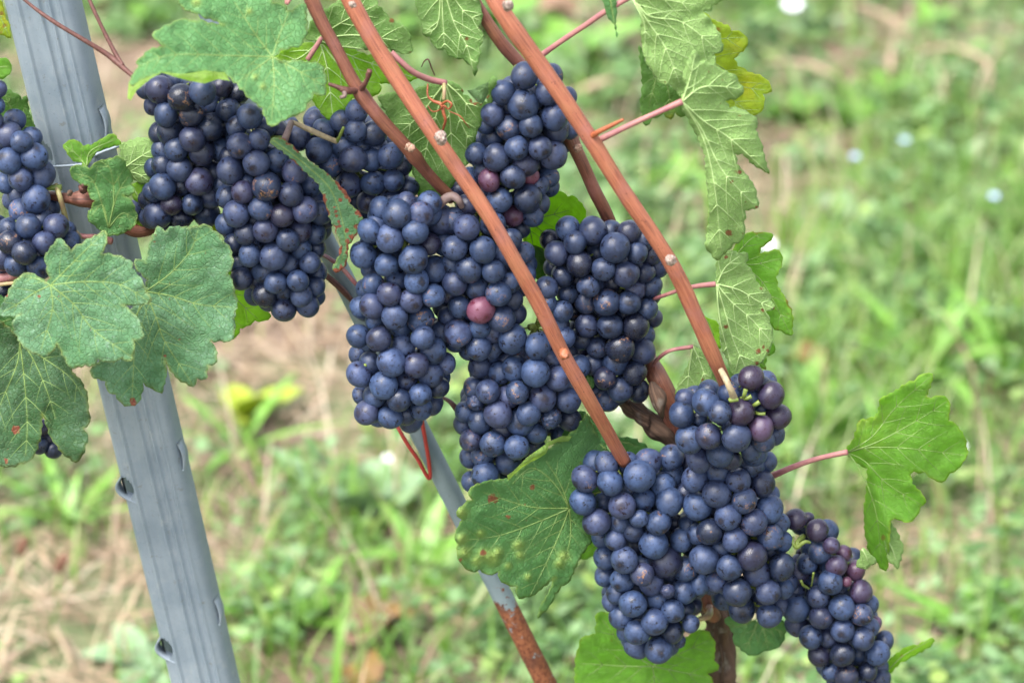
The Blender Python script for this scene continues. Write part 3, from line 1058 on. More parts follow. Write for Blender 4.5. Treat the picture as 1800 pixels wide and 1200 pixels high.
def rough_outline(pts, step=7.0, amp=0.9, seed=0, teeth=True):
    """the traced margin with small pointed teeth between the traced corners"""
    out = []
    n = len(pts)
    sg = 1 if orient(pts) else -1
    for i in range(n):
        a, b = np.array(pts[i], float), np.array(pts[(i + 1) % n], float)
        d = b - a
        L = float(np.hypot(*d))
        nr = np.array([d[1], -d[0]]) / (L + 1e-9) * sg
        out.append(a)
        if L < 9:
            continue
        m = max(1, int(round(L / 15.0)))
        for k in range(m):
            q = noise.noise(Vector((a[0] * .37 + k * 3.1, a[1] * .37, seed)))
            h = (min(4.2, 0.17 * L / m) * (0.9 + 0.9 * q)) if teeth else 0.4 * q
            t0, t1 = k / m, (k + 1) / m
            w = t1 - t0
            out.append(a + d * (t0 + w * 0.30) + nr * h * 0.50)
            out.append(a + d * (t0 + w * 0.62) + nr * h)
            if k < m - 1:
                out.append(a + d * (t0 + w * 0.80) + nr * h * 0.15)
                out.append(a + d * t1)
    return np.array(out)


def orient(p):
    return sum(p[i][0] * p[(i + 1) % len(p)][1] - p[(i + 1) % len(p)][0] * p[i][1] for i in range(len(p))) > 0


LEAF_N = [0]


def leaf(outline, origin, tips, key='green', under=False, y0=0.0, gx=0.0, gy=0.0, cup=0.0, wave=4.0, quilt=1.3, edge_curl=0.0,
         folds=(), spots=(), yellow=(), galls=(), flaps=(), grid=4.6, label=None, secondary=True, second_len=0.5, edge_tint=0.0, name='leaf', red_edge=0.0):
    """y0 mm at the stalk; gx, gy mm per photograph pixel; tips: ends (or polylines) of the main veins"""
    LEAF_N[0] += 1
    sd = LEAF_N[0] * 7.31
    ox, oy = origin
    poly = rough_outline(outline, seed=sd)
    mn, mx = poly.min(0), poly.max(0)
    g = grid
    P = []
    for j, yy in enumerate(np.arange(mn[1], mx[1] + g, g * 0.87)):
        for xx in np.arange(mn[0], mx[0] + g, g):
            P.append((xx + (g / 2 if j % 2 else 0), yy))
    P = np.array(P)
    P = P[inside(P, poly)]
    P = P[poly_dist(P, poly) > g * 0.45]
    # veins
    veins = []
    for tp in tips:
        pl = [origin] + (list(tp) if isinstance(tp[0], (tuple, list)) else [tp])
        c = [np.array((q.x, q.y)) for q in catmull([Vector((a, b, 0)) for a, b in pl], 7)] if len(pl) > 2 else [np.array(pl[0]) + (np.array(pl[1]) - np.array(pl[0])) * t + np.array([(pl[1][1] - pl[0][1]), -(pl[1][0] - pl[0][0])]) * 0.05 * math.sin(math.pi * t) for t in np.linspace(0, 1, 9)]
        veins.append((c, 1.0))
    mains = list(veins)
    if secondary:
        for c, _ in mains:
            L = sum(np.hypot(*(c[i + 1] - c[i])) for i in range(len(c) - 1))
            if L < 45: continue
            k = max(2, int(L / 34))
            for q in range(k):
                t = (q + 0.75) / (k + 0.6)
                i = min(len(c) - 2, int(t * (len(c) - 1)))
                base = c[i] + (c[i + 1] - c[i]) * (t * (len(c) - 1) - i)
                d = (c[i + 1] - c[i]); d = d / (np.hypot(*d) + 1e-9)
                for sgn in (1, -1):
                    a = sgn * R(46)
                    e = np.array([d[0] * math.cos(a) - d[1] * math.sin(a), d[0] * math.sin(a) + d[1] * math.cos(a)])
                    ln = L * second_len * (1 - 0.55 * t) * (0.9 + 0.2 * noise.noise(Vector((q, sgn, sd))))
                    line = []
                    for s_ in np.linspace(0, 1, 7):
                        p = base + e * ln * s_ + d * ln * 0.22 * s_ * s_
                        line.append(p)
                    line = np.array(line)
                    ok = inside(line, poly); ok[0] = True
                    stop = len(line) if ok.all() else int(np.argmin(ok))
                    # stop where another main vein is near
                    for m2, _ in mains:
                        if m2 is c: continue
                        mm = np.array(m2)
                        for z in range(1, stop):
                            if np.min(np.hypot(*(mm - line[z]).T)) < 9:
                                stop = z; break
                    if stop >= 3:
                        veins.append(([line[z] for z in range(stop)], 0.45))

    def fields(Q):
        vd = np.full(len(Q), 1e9); vs = np.full(len(Q), 1e9)
        for c, w in veins:
            for i in range(len(c) - 1):
                d = seg_dist(Q, c[i], c[i + 1])
                if w == 1.0: vd = np.minimum(vd, d)
                else: vs = np.minimum(vs, d)
        ed = poly_dist(Q, poly)
        return vd, vs, ed

    def depth(Q, fl):
        vd, vs, ed = fl
        dx, dy = Q[:, 0] - ox, Q[:, 1] - oy
        r = np.hypot(dx, dy)
        n1 = np.array([noise.noise(Vector((q[0] * .012, q[1] * .012, sd))) for q in Q])
        n2 = np.array([noise.noise(Vector((q[0] * .045, q[1] * .045, sd + 4))) for q in Q])
        n3 = np.array([noise.noise(Vector((q[0] * .14, q[1] * .14, sd + 9))) for q in Q])
        sgn = 1.0 if under else -1.0
        d = y0 + gx * dx + gy * dy + cup * (r / 100) ** 2
        d = d + wave * n1 + wave * 0.13 * n2 + 0.12 * n3
        d = d + sgn * quilt * 0.55 * (1 - np.exp(-(vd / 12) ** 2)) + sgn * quilt * 0.26 * (1 - np.exp(-(vs / 7) ** 2))
        d = d + edge_curl * np.exp(-(ed / 14)) + wave * 0.38 * n2 * np.exp(-(ed / 16))
        for (fx, fy, nx, ny, amt, wd) in folds:                      # crease: beyond the line the blade turns away (or towards)
            s_ = (Q[:, 0] - fx) * nx + (Q[:, 1] - fy) * ny
            d = d + amt * np.maximum(0, s_ + wd * 0.0) * (1 - np.exp(-np.maximum(0, s_) / wd))
        for (gx_, gy_, gr) in galls:
            q = np.hypot(Q[:, 0] - gx_, Q[:, 1] - gy_) / gr
            d = d - (gr * 0.14 + 1.2) * np.exp(-q ** 2 * 1.6) * (1 + 0.5 * n3 * 2)
        return d

    allp = np.vstack([poly, P])
    nb = len(poly)
    res = delaunay_2d_cdt([Vector(p) for p in allp.tolist()], [], [list(range(nb))], 1, 1e-4)
    Q = np.array([(v.x, v.y) for v in res[0]])
    F = [list(f) for f in res[2]]
    fl = fields(Q)
    D = depth(Q, fl)
    W3 = [at(q[0], q[1], d / 1000) for q, d in zip(Q, D)]
    # faces look at the camera
    if F:
        a, b, c = (W3[i] for i in F[0])
        if (b - a).cross(c - a).dot(CAM - a) < 0:
            F = [f[::-1] for f in F]
    nv = len(W3)
    me = bpy.data.meshes.new(name)
    loc = at(ox, oy, y0 / 1000)
    nrm = [Vector((0, 0, 0)) for _ in range(nv)]
    for f in F:
        a, b, c = (W3[i] for i in f)
        m = (b - a).cross(c - a)
        for i in f: nrm[i] += m
    th = 0.00028
    back = [p - n_.normalized() * th if n_.length > 0 else p for p, n_ in zip(W3, nrm)]
    cnt = {}
    for f in F:
        for i in range(3):
            e = (f[i], f[(i + 1) % 3]); cnt[e] = cnt.get(e, 0) + 1
    rim = [(a, b) for (a, b) in cnt if (b, a) not in cnt]
    V = [p - loc for p in W3] + [p - loc for p in back]
    FF = F + [[nv + i for i in reversed(f)] for f in F] + [[b, a, nv + a, nv + b] for a, b in rim]
    mi = [0] * len(F) + [1] * len(F) + [0] * len(rim)
    me.from_pydata([tuple(p) for p in V], [], FF)
    front, rear = LEAF[key][1 if under else 0], LEAF[key][0 if under else 1]
    me.materials.append(front); me.materials.append(rear)
    me.polygons.foreach_set('material_index', mi)
    me.polygons.foreach_set('use_smooth', [True] * len(FF))
    mk = np.zeros((nv, 4)); mk[:, 3] = 1
    for (sx, sy, sr) in spots:
        mk[:, 0] = np.maximum(mk[:, 0], np.exp(-(np.hypot(Q[:, 0] - sx, Q[:, 1] - sy) / (1.15 * sr)) ** 2))
    if red_edge: mk[:, 0] = np.maximum(mk[:, 0], red_edge * np.exp(-(fl[2] / 5.0)) * np.array([max(0, .5 + 2.2 * noise.noise(Vector((q[0] * .03, q[1] * .03, sd + 20)))) for q in Q]))
    for (sx, sy, sr, sa) in yellow:
        mk[:, 1] = np.maximum(mk[:, 1], sa * np.exp(-(np.hypot(Q[:, 0] - sx, Q[:, 1] - sy) / sr) ** 2))
    if edge_tint: mk[:, 1] = np.maximum(mk[:, 1], 0.62 * edge_tint * np.exp(-fl[2] / 2.0))
    for (sx, sy, sr) in galls:
        mk[:, 2] = np.maximum(mk[:, 2], np.exp(-(np.hypot(Q[:, 0] - sx, Q[:, 1] - sy) / sr) ** 2))
    ca = me.attributes.new('marks', 'FLOAT_COLOR', 'POINT')
    ca.data.foreach_set('color', np.vstack([mk, mk]).ravel())
    va = me.attributes.new('vein_distance', 'FLOAT', 'POINT')
    vdm = np.minimum(fl[0], fl[1] + 2.5)
    va.data.foreach_set('value', np.concatenate([vdm, vdm]))
    me.update()
    o = bpy.data.objects.new(name, me)
    o.location = loc
    put(o, VINE)
    if label: o['label'] = label
    # the veins, thin tapering ribs lying on the blade
    mb = MB()
    for c, w in veins:
        L = [c[0]]
        for i in range(len(c) - 1):
            m = max(1, int(np.hypot(*(c[i + 1] - c[i])) / 4))
            L += [c[i] + (c[i + 1] - c[i]) * k / m for k in range(1, m + 1)]
        L = np.array(L)
        L = L[np.concatenate([[True], inside(L[1:], poly)])]
        if len(L) < 3: continue
        dd = depth(L, fields(L))
        kk = mpp(ox, oy, y0 / 1000)
        lift = 0.00010 if under else -0.00002
        pts = [at(q[0], q[1], d / 1000 - lift) for q, d in zip(L, dd)]
        r0 = (1.3 if w == 1.0 else 0.72) * (1.3 if under else 0.95) * kk
        tube(mb, pts, lambda t: r0 * (1 - 0.72 * t), 6, True)
    if mb.v:
        mb.build('leaf_vein', M['vein_under' if under else 'vein_top'], o)
    # strips of the other side where the margin is folded over
    for fp, dz, ul in flaps:
        leaf_flap(o, fp, lambda Q: depth(Q, fields(Q)), dz, LEAF[key if ul is None else ul], under, sd)
    return o


def leaf_flap(parent, pts, depth, dz, mats, under, sd):
    poly = rough_outline(pts, 5.0, 0.7, sd, False)
    mn, mx = poly.min(0), poly.max(0)
    P = np.array([(a, b) for a in np.arange(mn[0], mx[0], 4.0) for b in np.arange(mn[1], mx[1], 4.0)])
    P = P[inside(P, poly)]
    P = P[poly_dist(P, poly) > 1.8] if len(P) else P.reshape(0, 2)
    allp = np.vstack([poly, P])
    res = delaunay_2d_cdt([Vector(p) for p in allp.tolist()], [], [list(range(len(poly)))], 1, 1e-4)
    Q = np.array([(v.x, v.y) for v in res[0]])
    ed = poly_dist(Q, poly)
    D = depth(Q) + dz + np.minimum(ed, 8) * -0.22 + np.array([1.2 * noise.noise(Vector((q[0] * .08, q[1] * .08, sd + 50))) for q in Q])
    W3 = [at(q[0], q[1], d / 1000) for q, d in zip(Q, D)]
    mb = MB()
    F = [list(f) for f in res[2]]
    a, b, c = (W3[i] for i in F[0])
    if (b - a).cross(c - a).dot(CAM - a) < 0:
        F = [f[::-1] for f in F]
    mb.add(W3, F)
    mb.build('folded_margin', mats[0 if under else 1], parent)


# --- top left, above the dark bunch
leaf(T(0, 0, [(930, -60), (945, 25), (1000, 62), (1050, 75), (1110, 100), (1185, 132), (1100, 122), (1040, 112), (960, 100), (900, 128), (850, 150), (800, 185), (830, 215), (865, 245), (790, 262), (715, 330), (730, 350), (705, 385), (690, 415), (678, 440), (700, 455), (740, 420), (850, 385), (960, 395), (1080, 375), (1180, 385), (1250, 440), (1320, 520), (1385, 570), (1400, 620), (1432, 668), (1480, 640), (1525, 622), (1580, 600), (1615, 570), (1620, 545), (1655, 495), (1720, 500), (1715, 450), (1725, 420), (1712, 380), (1700, 345), (1640, 330), (1570, 318), (1480, 325), (1440, 300), (1480, 265), (1540, 250), (1590, 240), (1600, 210), (1620, 150), (1618, 100), (1612, 20), (1575, 25), (1545, 55), (1515, 60), (1500, 25), (1440, 15), (1380, -60)]),
     (479, 100), [[(450, 62), (413, 5)], [(400, 98), (300, 97), (243, 117)], [(482, 150), (477, 214)], [(445, 125), (418, 145)], [(492, 60), (507, 24)], [(530, 128), (568, 150)]], 'sheen', False,
     y0=-36, gx=0.10, gy=-0.22, wave=6, quilt=1.8, edge_tint=0.45,
     flaps=[(T(0, 0, [(845, 378), (905, 402), (1000, 428), (1080, 442), (1150, 418), (1215, 428), (1185, 384), (1080, 373), (960, 393)]), -1.0, 'lime'),
            (T(0, 0, [(678, 438), (700, 458), (740, 423), (850, 384), (790, 420), (720, 478), (690, 530), (672, 520)]), -1.0, 'lime')],
     galls=[(448, 135, 5), (462, 152, 5), (345, 3, 8), (438, 20, 5)], label='broad pale green leaf lying over the top of the dark bunch')
# darker leaf and lime leaf behind the two canes
leaf([(535, 66), (552, 34), (590, 5), (620, -20), (655, -20), (664, 10), (685, 32), (708, 44), (719, 58), (726, 90), (718, 95), (700, 92), (683, 85), (650, 88), (610, 84), (570, 78)],
     (556, 70), [[(620, 62), (700, 72)], [(600, 40), (660, 10)], [(590, 80), (640, 86)]], 'mid', True, y0=14, gx=-.05, wave=5, spots=[(688, 36, 4)])
leaf([(482, 100), (500, 88), (540, 75), (580, 80), (600, 80), (645, 97), (690, 105), (712, 118), (738, 134), (728, 140), (690, 148), (665, 145), (670, 160), (660, 168), (620, 172), (605, 195), (590, 213), (570, 205), (553, 182), (545, 165), (520, 140), (490, 120)],
     (562, 72), [[(575, 120), (585, 205)], [(620, 100), (725, 136)], [(530, 100), (495, 112)], [(600, 120), (650, 165)]], 'lime', True, y0=18, wave=5, label='lime green backlit leaf behind the canes')
leaf(T(600, 0, [(380, -60), (400, 50), (420, 110), (430, 185), (465, 195), (480, 230), (510, 265), (545, 260), (590, 305), (640, 310), (690, 350), (705, 405), (712, 350), (735, 265), (728, 250), (745, 205), (752, 190), (722, 150), (740, 110), (740, 60), (728, 0), (715, -60)]),
     (775, -40), [[(798, 40), (820, 80), (832, 125)], [(770, 40), (748, 60)], [(815, 20), (842, 36)], [(780, 60), (782, 84)]], 'mid', True, y0=8, wave=4, spots=[(820, 69, 3.5)], label='leaf hanging point down at the top between the canes')
leaf(T(600, 0, [(190, 510), (260, 490), (380, 480), (430, 455), (500, 445), (560, 430), (600, 440), (630, 460), (640, 500), (670, 505), (690, 545), (735, 550), (770, 540), (775, 460), (800, 400), (820, 420), (800, 500), (780, 560), (740, 640), (720, 680), (700, 760), (680, 820), (650, 880), (600, 960), (560, 1000), (540, 1060), (480, 1100), (410, 1080), (390, 940), (350, 840), (300, 720), (250, 620)]),
     (783, 145), [[(740, 200), (705, 232)], [(765, 210), (750, 260), (742, 310)], [(792, 220), (795, 290)], [(800, 190), (818, 232), (830, 250)], [(810, 170), (838, 208)]], 'mid', True,
     y0=-6, gx=-.06, gy=.10, wave=5, quilt=2.0, label='pale leaf underside with raised veins behind the long cane', spots=[(814, 160, 5), (838, 182, 4), (828, 178, 4), (846, 181, 5), (855, 170, 4)],
     flaps=[(T(600, 0, [(663, 478), (700, 470), (735, 450), (775, 435), (777, 490), (748, 546), (720, 540), (700, 520)]), -3.0, 'dark')])
# the folded, scorched leaf between the bunches
leaf([(474, 250), (482, 242), (490, 243), (505, 251), (519, 262), (532, 276), (552, 290), (572, 303), (584, 316), (598, 328), (611, 343), (617, 354), (614, 358), (634, 376), (638, 389), (627, 397), (630, 403), (623, 416), (612, 430), (610, 455), (603, 472), (590, 480), (584, 472), (596, 450), (600, 432), (597, 420), (590, 400), (582, 387), (573, 362), (568, 343), (561, 324), (540, 304), (517, 283), (497, 265), (484, 258)],
     (480, 246), [[(540, 292), (585, 340), (608, 420), (600, 460)]], 'dusty', False, y0=-34, gx=.05, gy=.02, wave=3, quilt=1.2, secondary=False, edge_tint=.5, red_edge=0.9,
     spots=[(579, 305, 4), (586, 313, 4.5), (593, 321, 4.5), (599, 329, 5), (606, 336, 5), (611, 344, 5), (616, 353, 4), (598, 351, 4), (588, 364, 3), (590, 371, 3), (592, 380, 3), (596, 389, 3), (597, 398, 3), (629, 374, 5), (634, 379, 4), (625, 398, 4), (618, 415, 4), (611, 424, 4), (609, 405, 4), (590, 476, 5), (600, 470, 4)], label='narrow folded leaf edge with orange scorched margin between two bunches', grid=3.2)
# the three big leaves on the left
leaf(T(0, 400, [(-30, 440), (0, 430), (60, 310), (95, 265), (150, 237), (195, 255), (245, 290), (262, 265), (245, 200), (232, 160), (280, 90), (320, 55), (375, 120), (430, 85), (480, 55), (555, 15), (565, 50), (555, 100), (535, 140), (600, 145), (660, 165), (700, 185), (695, 215), (720, 245), (755, 290), (770, 340), (800, 385), (760, 405), (690, 410), (640, 405), (690, 440), (725, 470), (740, 510), (760, 580), (705, 595), (710, 640), (690, 705), (640, 690), (580, 712), (515, 695), (500, 725), (450, 725), (375, 745), (340, 690), (300, 610), (270, 660), (235, 680), (160, 655), (110, 610), (70, 540), (68, 490), (110, 455), (50, 465), (0, 462)]),
     (89, 501), [[(115, 475), (150, 440), (182, 410)], [(150, 495), (210, 500), (260, 528)], [(130, 535), (165, 580), (228, 625)], [(92, 545), (72, 615)], [(60, 515), (30, 535), (5, 548)], [(65, 490), (40, 486)]], 'dusty', False,
     y0=-62, gx=-.03, gy=-.07, wave=5, quilt=2.0, edge_tint=.55, spots=[(70, 520, 3), (104, 520, 2), (12, 519, 3)], label='grey green dusted leaf, front one of the three beside the steel post')
leaf(T(0, 400, [(800, 60), (830, -10), (870, 20), (920, -5), (1000, 0), (1090, -15), (1160, 50), (1215, 110), (1230, 190), (1200, 240), (1230, 300), (1250, 400), (1235, 480), (1240, 540), (1210, 600), (1110, 595), (1140, 640), (1145, 710), (1095, 725), (1085, 800), (1040, 795), (1018, 840), (940, 800), (890, 740), (870, 690), (880, 760), (855, 875), (800, 850), (755, 815), (745, 880), (735, 915), (690, 940), (640, 925), (610, 880), (565, 860), (555, 810), (485, 785), (480, 740), (520, 710), (600, 600), (700, 420), (770, 320), (775, 275), (745, 240), (715, 215), (712, 165), (770, 185), (780, 110)]),
     (256, 512), [[(300, 480), (335, 440), (348, 405)], [(300, 520), (350, 535), (408, 540)], [(275, 560), (290, 600), (338, 675)], [(240, 560), (235, 640), (232, 705)], [(245, 545), (170, 640)]], 'dusty', False,
     y0=-30, gx=.02, gy=-.06, wave=6, quilt=2.2, edge_tint=.5, spots=[(233, 708, 7), (290, 625, 3)], label='dusted green leaf with a reddened lower tip in front of the post')
leaf(T(0, 400, [(1160, 200), (1210, 190), (1240, 330), (1330, 320), (1380, 410), (1430, 470), (1400, 490), (1345, 490), (1300, 520), (1265, 530), (1250, 570), (1215, 590), (1180, 560), (1150, 400)]),
     (392, 500), [[(420, 530), (455, 562)], [(405, 545), (412, 585)]], 'lime', False, y0=22, wave=4, label='lime green leaf tip behind the dusted leaf')
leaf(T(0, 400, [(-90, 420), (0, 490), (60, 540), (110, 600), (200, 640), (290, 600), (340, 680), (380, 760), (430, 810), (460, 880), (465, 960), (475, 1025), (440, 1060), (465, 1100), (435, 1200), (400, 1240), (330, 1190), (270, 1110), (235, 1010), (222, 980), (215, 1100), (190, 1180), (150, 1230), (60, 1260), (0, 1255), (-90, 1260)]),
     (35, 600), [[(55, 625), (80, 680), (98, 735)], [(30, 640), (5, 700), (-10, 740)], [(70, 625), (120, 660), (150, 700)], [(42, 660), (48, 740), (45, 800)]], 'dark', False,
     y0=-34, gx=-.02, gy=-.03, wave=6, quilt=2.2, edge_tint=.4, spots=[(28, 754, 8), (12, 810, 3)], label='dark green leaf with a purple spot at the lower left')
leaf([(-30, 520), (4, 520), (18, 545), (35, 570), (50, 590), (30, 600), (-30, 600)], (-20, 580), [[(20, 560)]], 'green', False, y0=-20, wave=3)
# small leaves in front of the post
leaf(T(0, 0, [(330, 765), (390, 735), (440, 770), (480, 765), (540, 730), (600, 705), (640, 760), (560, 780), (510, 800), (470, 860), (450, 885), (430, 855), (370, 830), (350, 800)]),
     (152, 293), [[(160, 265), (205, 245)], [(135, 272), (116, 258)]], 'bright', False, y0=-2, gy=-.1, wave=5, quilt=1.2, edge_tint=.5, label='small crinkled bright leaf in front of the steel post', grid=3.4)
leaf(T(0, 0, [(375, 880), (420, 870), (470, 890), (520, 850), (630, 825), (665, 880), (700, 930), (690, 970), (710, 1015), (650, 1030), (700, 1070), (725, 1150), (700, 1200), (640, 1235), (560, 1245), (500, 1190), (460, 1140), (500, 1060), (470, 1030), (465, 980), (410, 960), (375, 930)]),
     (191, 400), [[(200, 350), (195, 300), (180, 285)], [(205, 345), (225, 310)], [(180, 360), (160, 380)], [(215, 375), (238, 385)], [(165, 320), (130, 305)]], 'green', False, y0=-8, gy=.02, wave=5, quilt=2.2, edge_tint=.45, label='crinkled young leaf hanging before the post', grid=3.6)
leaf(T(0, 0, [(630, 760), (740, 725), (790, 735), (820, 800), (800, 860), (790, 900), (830, 960), (770, 975), (720, 955), (690, 930), (660, 880), (640, 830)]),
     (212, 300), [[(240, 280), (270, 262)], [(240, 305), (262, 318)]], 'green', True, y0=12, wave=4, label='pale leaf underside between post and bunch')
leaf(T(0, 0, [(690, 1095), (720, 1110), (760, 1100), (770, 1190), (720, 1190), (700, 1160)]), (235, 368), [[(245, 390)]], 'lime', False, y0=18, wave=2)
leaf(T(0, 0, [(690, 975), (740, 960), (770, 1000), (730, 1070), (700, 1040)]), (232, 330), [[(245, 350)]], 'lime', True, y0=14, wave=2)
leaf([(385, 375), (400, 385), (400, 402), (385, 408), (372, 398), (372, 385)], (380, 380), [[(392, 400)]], 'yellow', False, y0=24, wave=2, spots=[(382, 392, 4), (390, 400, 3)])
# far left
leaf(T(0, 0, [(-60, -40), (0, 0), (15, 30), (30, 100), (50, 160), (57, 203), (25, 190), (0, 185), (-60, 180)]), (-10, 10), [[(5, 40), (15, 62)]], 'yellow', False, y0=-4, wave=3, spots=[(3, 25, 4), (8, 45, 4), (2, 58, 4)], yellow=[(5, 30, 30, .9)], label='yellow leaf with red blotches at the top left corner')
leaf(T(0, 0, [(-60, 300), (0, 308), (45, 315), (62, 370), (40, 400), (0, 418), (-60, 420)]), (-10, 120), [[(15, 118)]], 'bright', False, y0=-4, wave=3)
leaf(T(0, 0, [(-30, 480), (30, 470), (110, 510), (105, 560), (112, 620), (130, 560), (118, 512), (140, 505), (152, 590), (185, 685), (120, 700), (60, 660), (10, 620), (-30, 600)]), (38, 222), [[(20, 190), (8, 165)], [(45, 185)], [(55, 225)]], 'mid', False, y0=16, wave=4)
# right-hand column
leaf([(1100, -30), (1130, 20), (1128, 37), (1128, 67), (1130, 90), (1140, 117), (1153, 137), (1163, 147), (1180, 150), (1200, 172), (1215, 165), (1240, 140), (1258, 110), (1255, 95), (1271, 90), (1268, 73), (1260, 53), (1245, 30), (1227, 22), (1252, 18), (1253, 10), (1275, -2), (1260, -30)],
     (1110, -6), [[(1140, 40), (1170, 85), (1196, 150)], [(1140, 28), (1200, 40), (1262, 88)], [(1170, 0), (1225, 10)], [(1132, 40), (1134, 85)]], 'green', True, y0=-24, gx=.03, wave=5, quilt=1.8, label='pale leaf underside at the top right of the vine')
leaf(T(1200, 0, [(60, 40), (100, 60), (150, 100), (215, 130), (240, 130), (255, 165), (320, 180), (345, 215), (335, 250), (270, 310), (290, 350), (345, 380), (420, 405), (465, 455), (470, 485), (420, 495), (430, 540), (415, 590), (360, 612), (290, 590), (220, 560), (150, 450), (100, 330), (40, 150)]),
     (1215, 90), [[(1260, 70), (1312, 66)], [(1270, 120), (1300, 150), (1352, 160)], [(1260, 150), (1300, 185), (1320, 202)]], 'yellow', False, y0=12, wave=4, quilt=1.2, yellow=[(1318, 152, 24, .9), (1290, 80, 18, .5), (1325, 180, 16, .4)], spots=[(1261, 54, 5)], label='yellowing leaf with orange blotches behind the pale leaves')
leaf(T(600, 0, [(1570, 240), (1585, 270), (1600, 320), (1650, 410), (1690, 440), (1740, 460), (1810, 520), (1830, 580), (1790, 620), (1760, 590), (1738, 632), (1700, 600), (1640, 625), (1605, 665), (1590, 640), (1578, 560), (1590, 450)]),
     (1160, 110), [[(1150, 150), (1140, 190)], [(1175, 160), (1178, 200)]], 'mid', False, y0=2, wave=3, yellow=[(1180, 205, 14, .6)])
leaf([(1222, 88), (1228, 108), (1245, 110), (1258, 115), (1270, 123), (1295, 133), (1298, 145), (1308, 160), (1303, 168), (1285, 175), (1275, 178), (1282, 190), (1298, 190), (1318, 200), (1332, 215), (1328, 228), (1338, 250), (1345, 280), (1352, 306), (1325, 290), (1305, 270), (1292, 270), (1295, 288), (1310, 305), (1325, 325), (1330, 345), (1333, 365), (1310, 370), (1308, 390), (1310, 408), (1305, 420), (1290, 428), (1280, 440), (1260, 458), (1250, 446), (1240, 435), (1247, 380), (1245, 340), (1241, 300), (1240, 275), (1225, 240), (1210, 210), (1198, 190), (1197, 175), (1207, 150), (1200, 130), (1210, 105)],
     (1199, 179), [[(1230, 155), (1265, 152), (1305, 158)], [(1240, 215), (1285, 245), (1348, 302)], [(1235, 230), (1270, 300), (1325, 360)], [(1235, 240), (1255, 320), (1268, 440)], [(1212, 140), (1222, 95)]], 'green', True, y0=-50, gx=.10, gy=.02, wave=4, quilt=2.0, edge_curl=3,
     spots=[(1298, 302, 5), (1282, 410, 6), (1327, 323, 3), (1331, 366, 3), (1287, 320, 2.5), (1309, 163, 3)], label='long folded pale leaf underside right of the red cane')
leaf(T(1200, 400, [(255, 150), (270, 110), (300, 70), (340, 30), (440, 25), (480, 40), (450, 80), (412, 108), (405, 140), (450, 130), (510, 120), (525, 185), (490, 260), (500, 310), (540, 370), (575, 450), (580, 500), (575, 570), (520, 545), (470, 520), (430, 440), (370, 340), (320, 240), (270, 190)]),
     (1288, 455), [[(1320, 420), (1345, 410)], [(1320, 465), (1370, 455)], [(1335, 490), (1360, 530), (1388, 585)]], 'bright', False, y0=-8, wave=4, quilt=1.2, edge_tint=.5, red_edge=.45, spots=[(1296, 425, 4), (1391, 586, 3)], label='bright green leaf beside the pale folded leaf on the right')
leaf(T(1200, 400, [(178, 180), (220, 130), (265, 120), (290, 135), (345, 135), (330, 190), (370, 240), (385, 280), (410, 310), (440, 330), (465, 380), (485, 430), (435, 440), (460, 500), (475, 560), (470, 620), (440, 680), (400, 720), (380, 740), (330, 800), (290, 780), (260, 770), (240, 700), (205, 640), (200, 560), (195, 450), (185, 380), (177, 300)]),
     (1260, 499), [[(1300, 510), (1330, 528), (1360, 542)], [(1285, 530), (1320, 560), (1355, 600)], [(1275, 550), (1290, 600), (1315, 655)], [(1265, 560), (1285, 640)], [(1275, 470), (1300, 450)]], 'green', True, y0=-26, gx=.08, wave=4, quilt=2.0,
     spots=[(1340, 508, 5), (1361, 543, 3), (1341, 545, 3), (1341, 610, 5), (1334, 618, 5), (1350, 616, 4), (1276, 452, 4), (1274, 574, 4), (1331, 637, 5)], label='pale leaf underside with red brown specks above the lower right bunch')
leaf(T(1200, 400, [(405, 725), (440, 660), (470, 600), (490, 640), (485, 660), (440, 675), (435, 720), (440, 750), (415, 740)]), (1330, 625), [[(1345, 645)]], 'bright', False, y0=4, wave=2, secondary=False, red_edge=.5)
leaf([(1186, 692), (1195, 670), (1215, 630), (1218, 608), (1235, 618), (1245, 635), (1256, 680), (1268, 700), (1220, 705)], (1218, 609), [[(1212, 645), (1208, 690)], [(1232, 640), (1248, 690)]], 'green', True, y0=8, wave=3, spots=[(1235, 667, 3), (1229, 656, 2)], label='small pale leaf left of the cane end')
leaf(T(1200, 400, [(100, 452), (120, 470), (140, 480), (190, 510), (200, 640), (170, 620), (140, 540), (112, 500)]), (1240, 560), [[(1255, 590)]], 'lime', False, y0=20, wave=2, secondary=False)
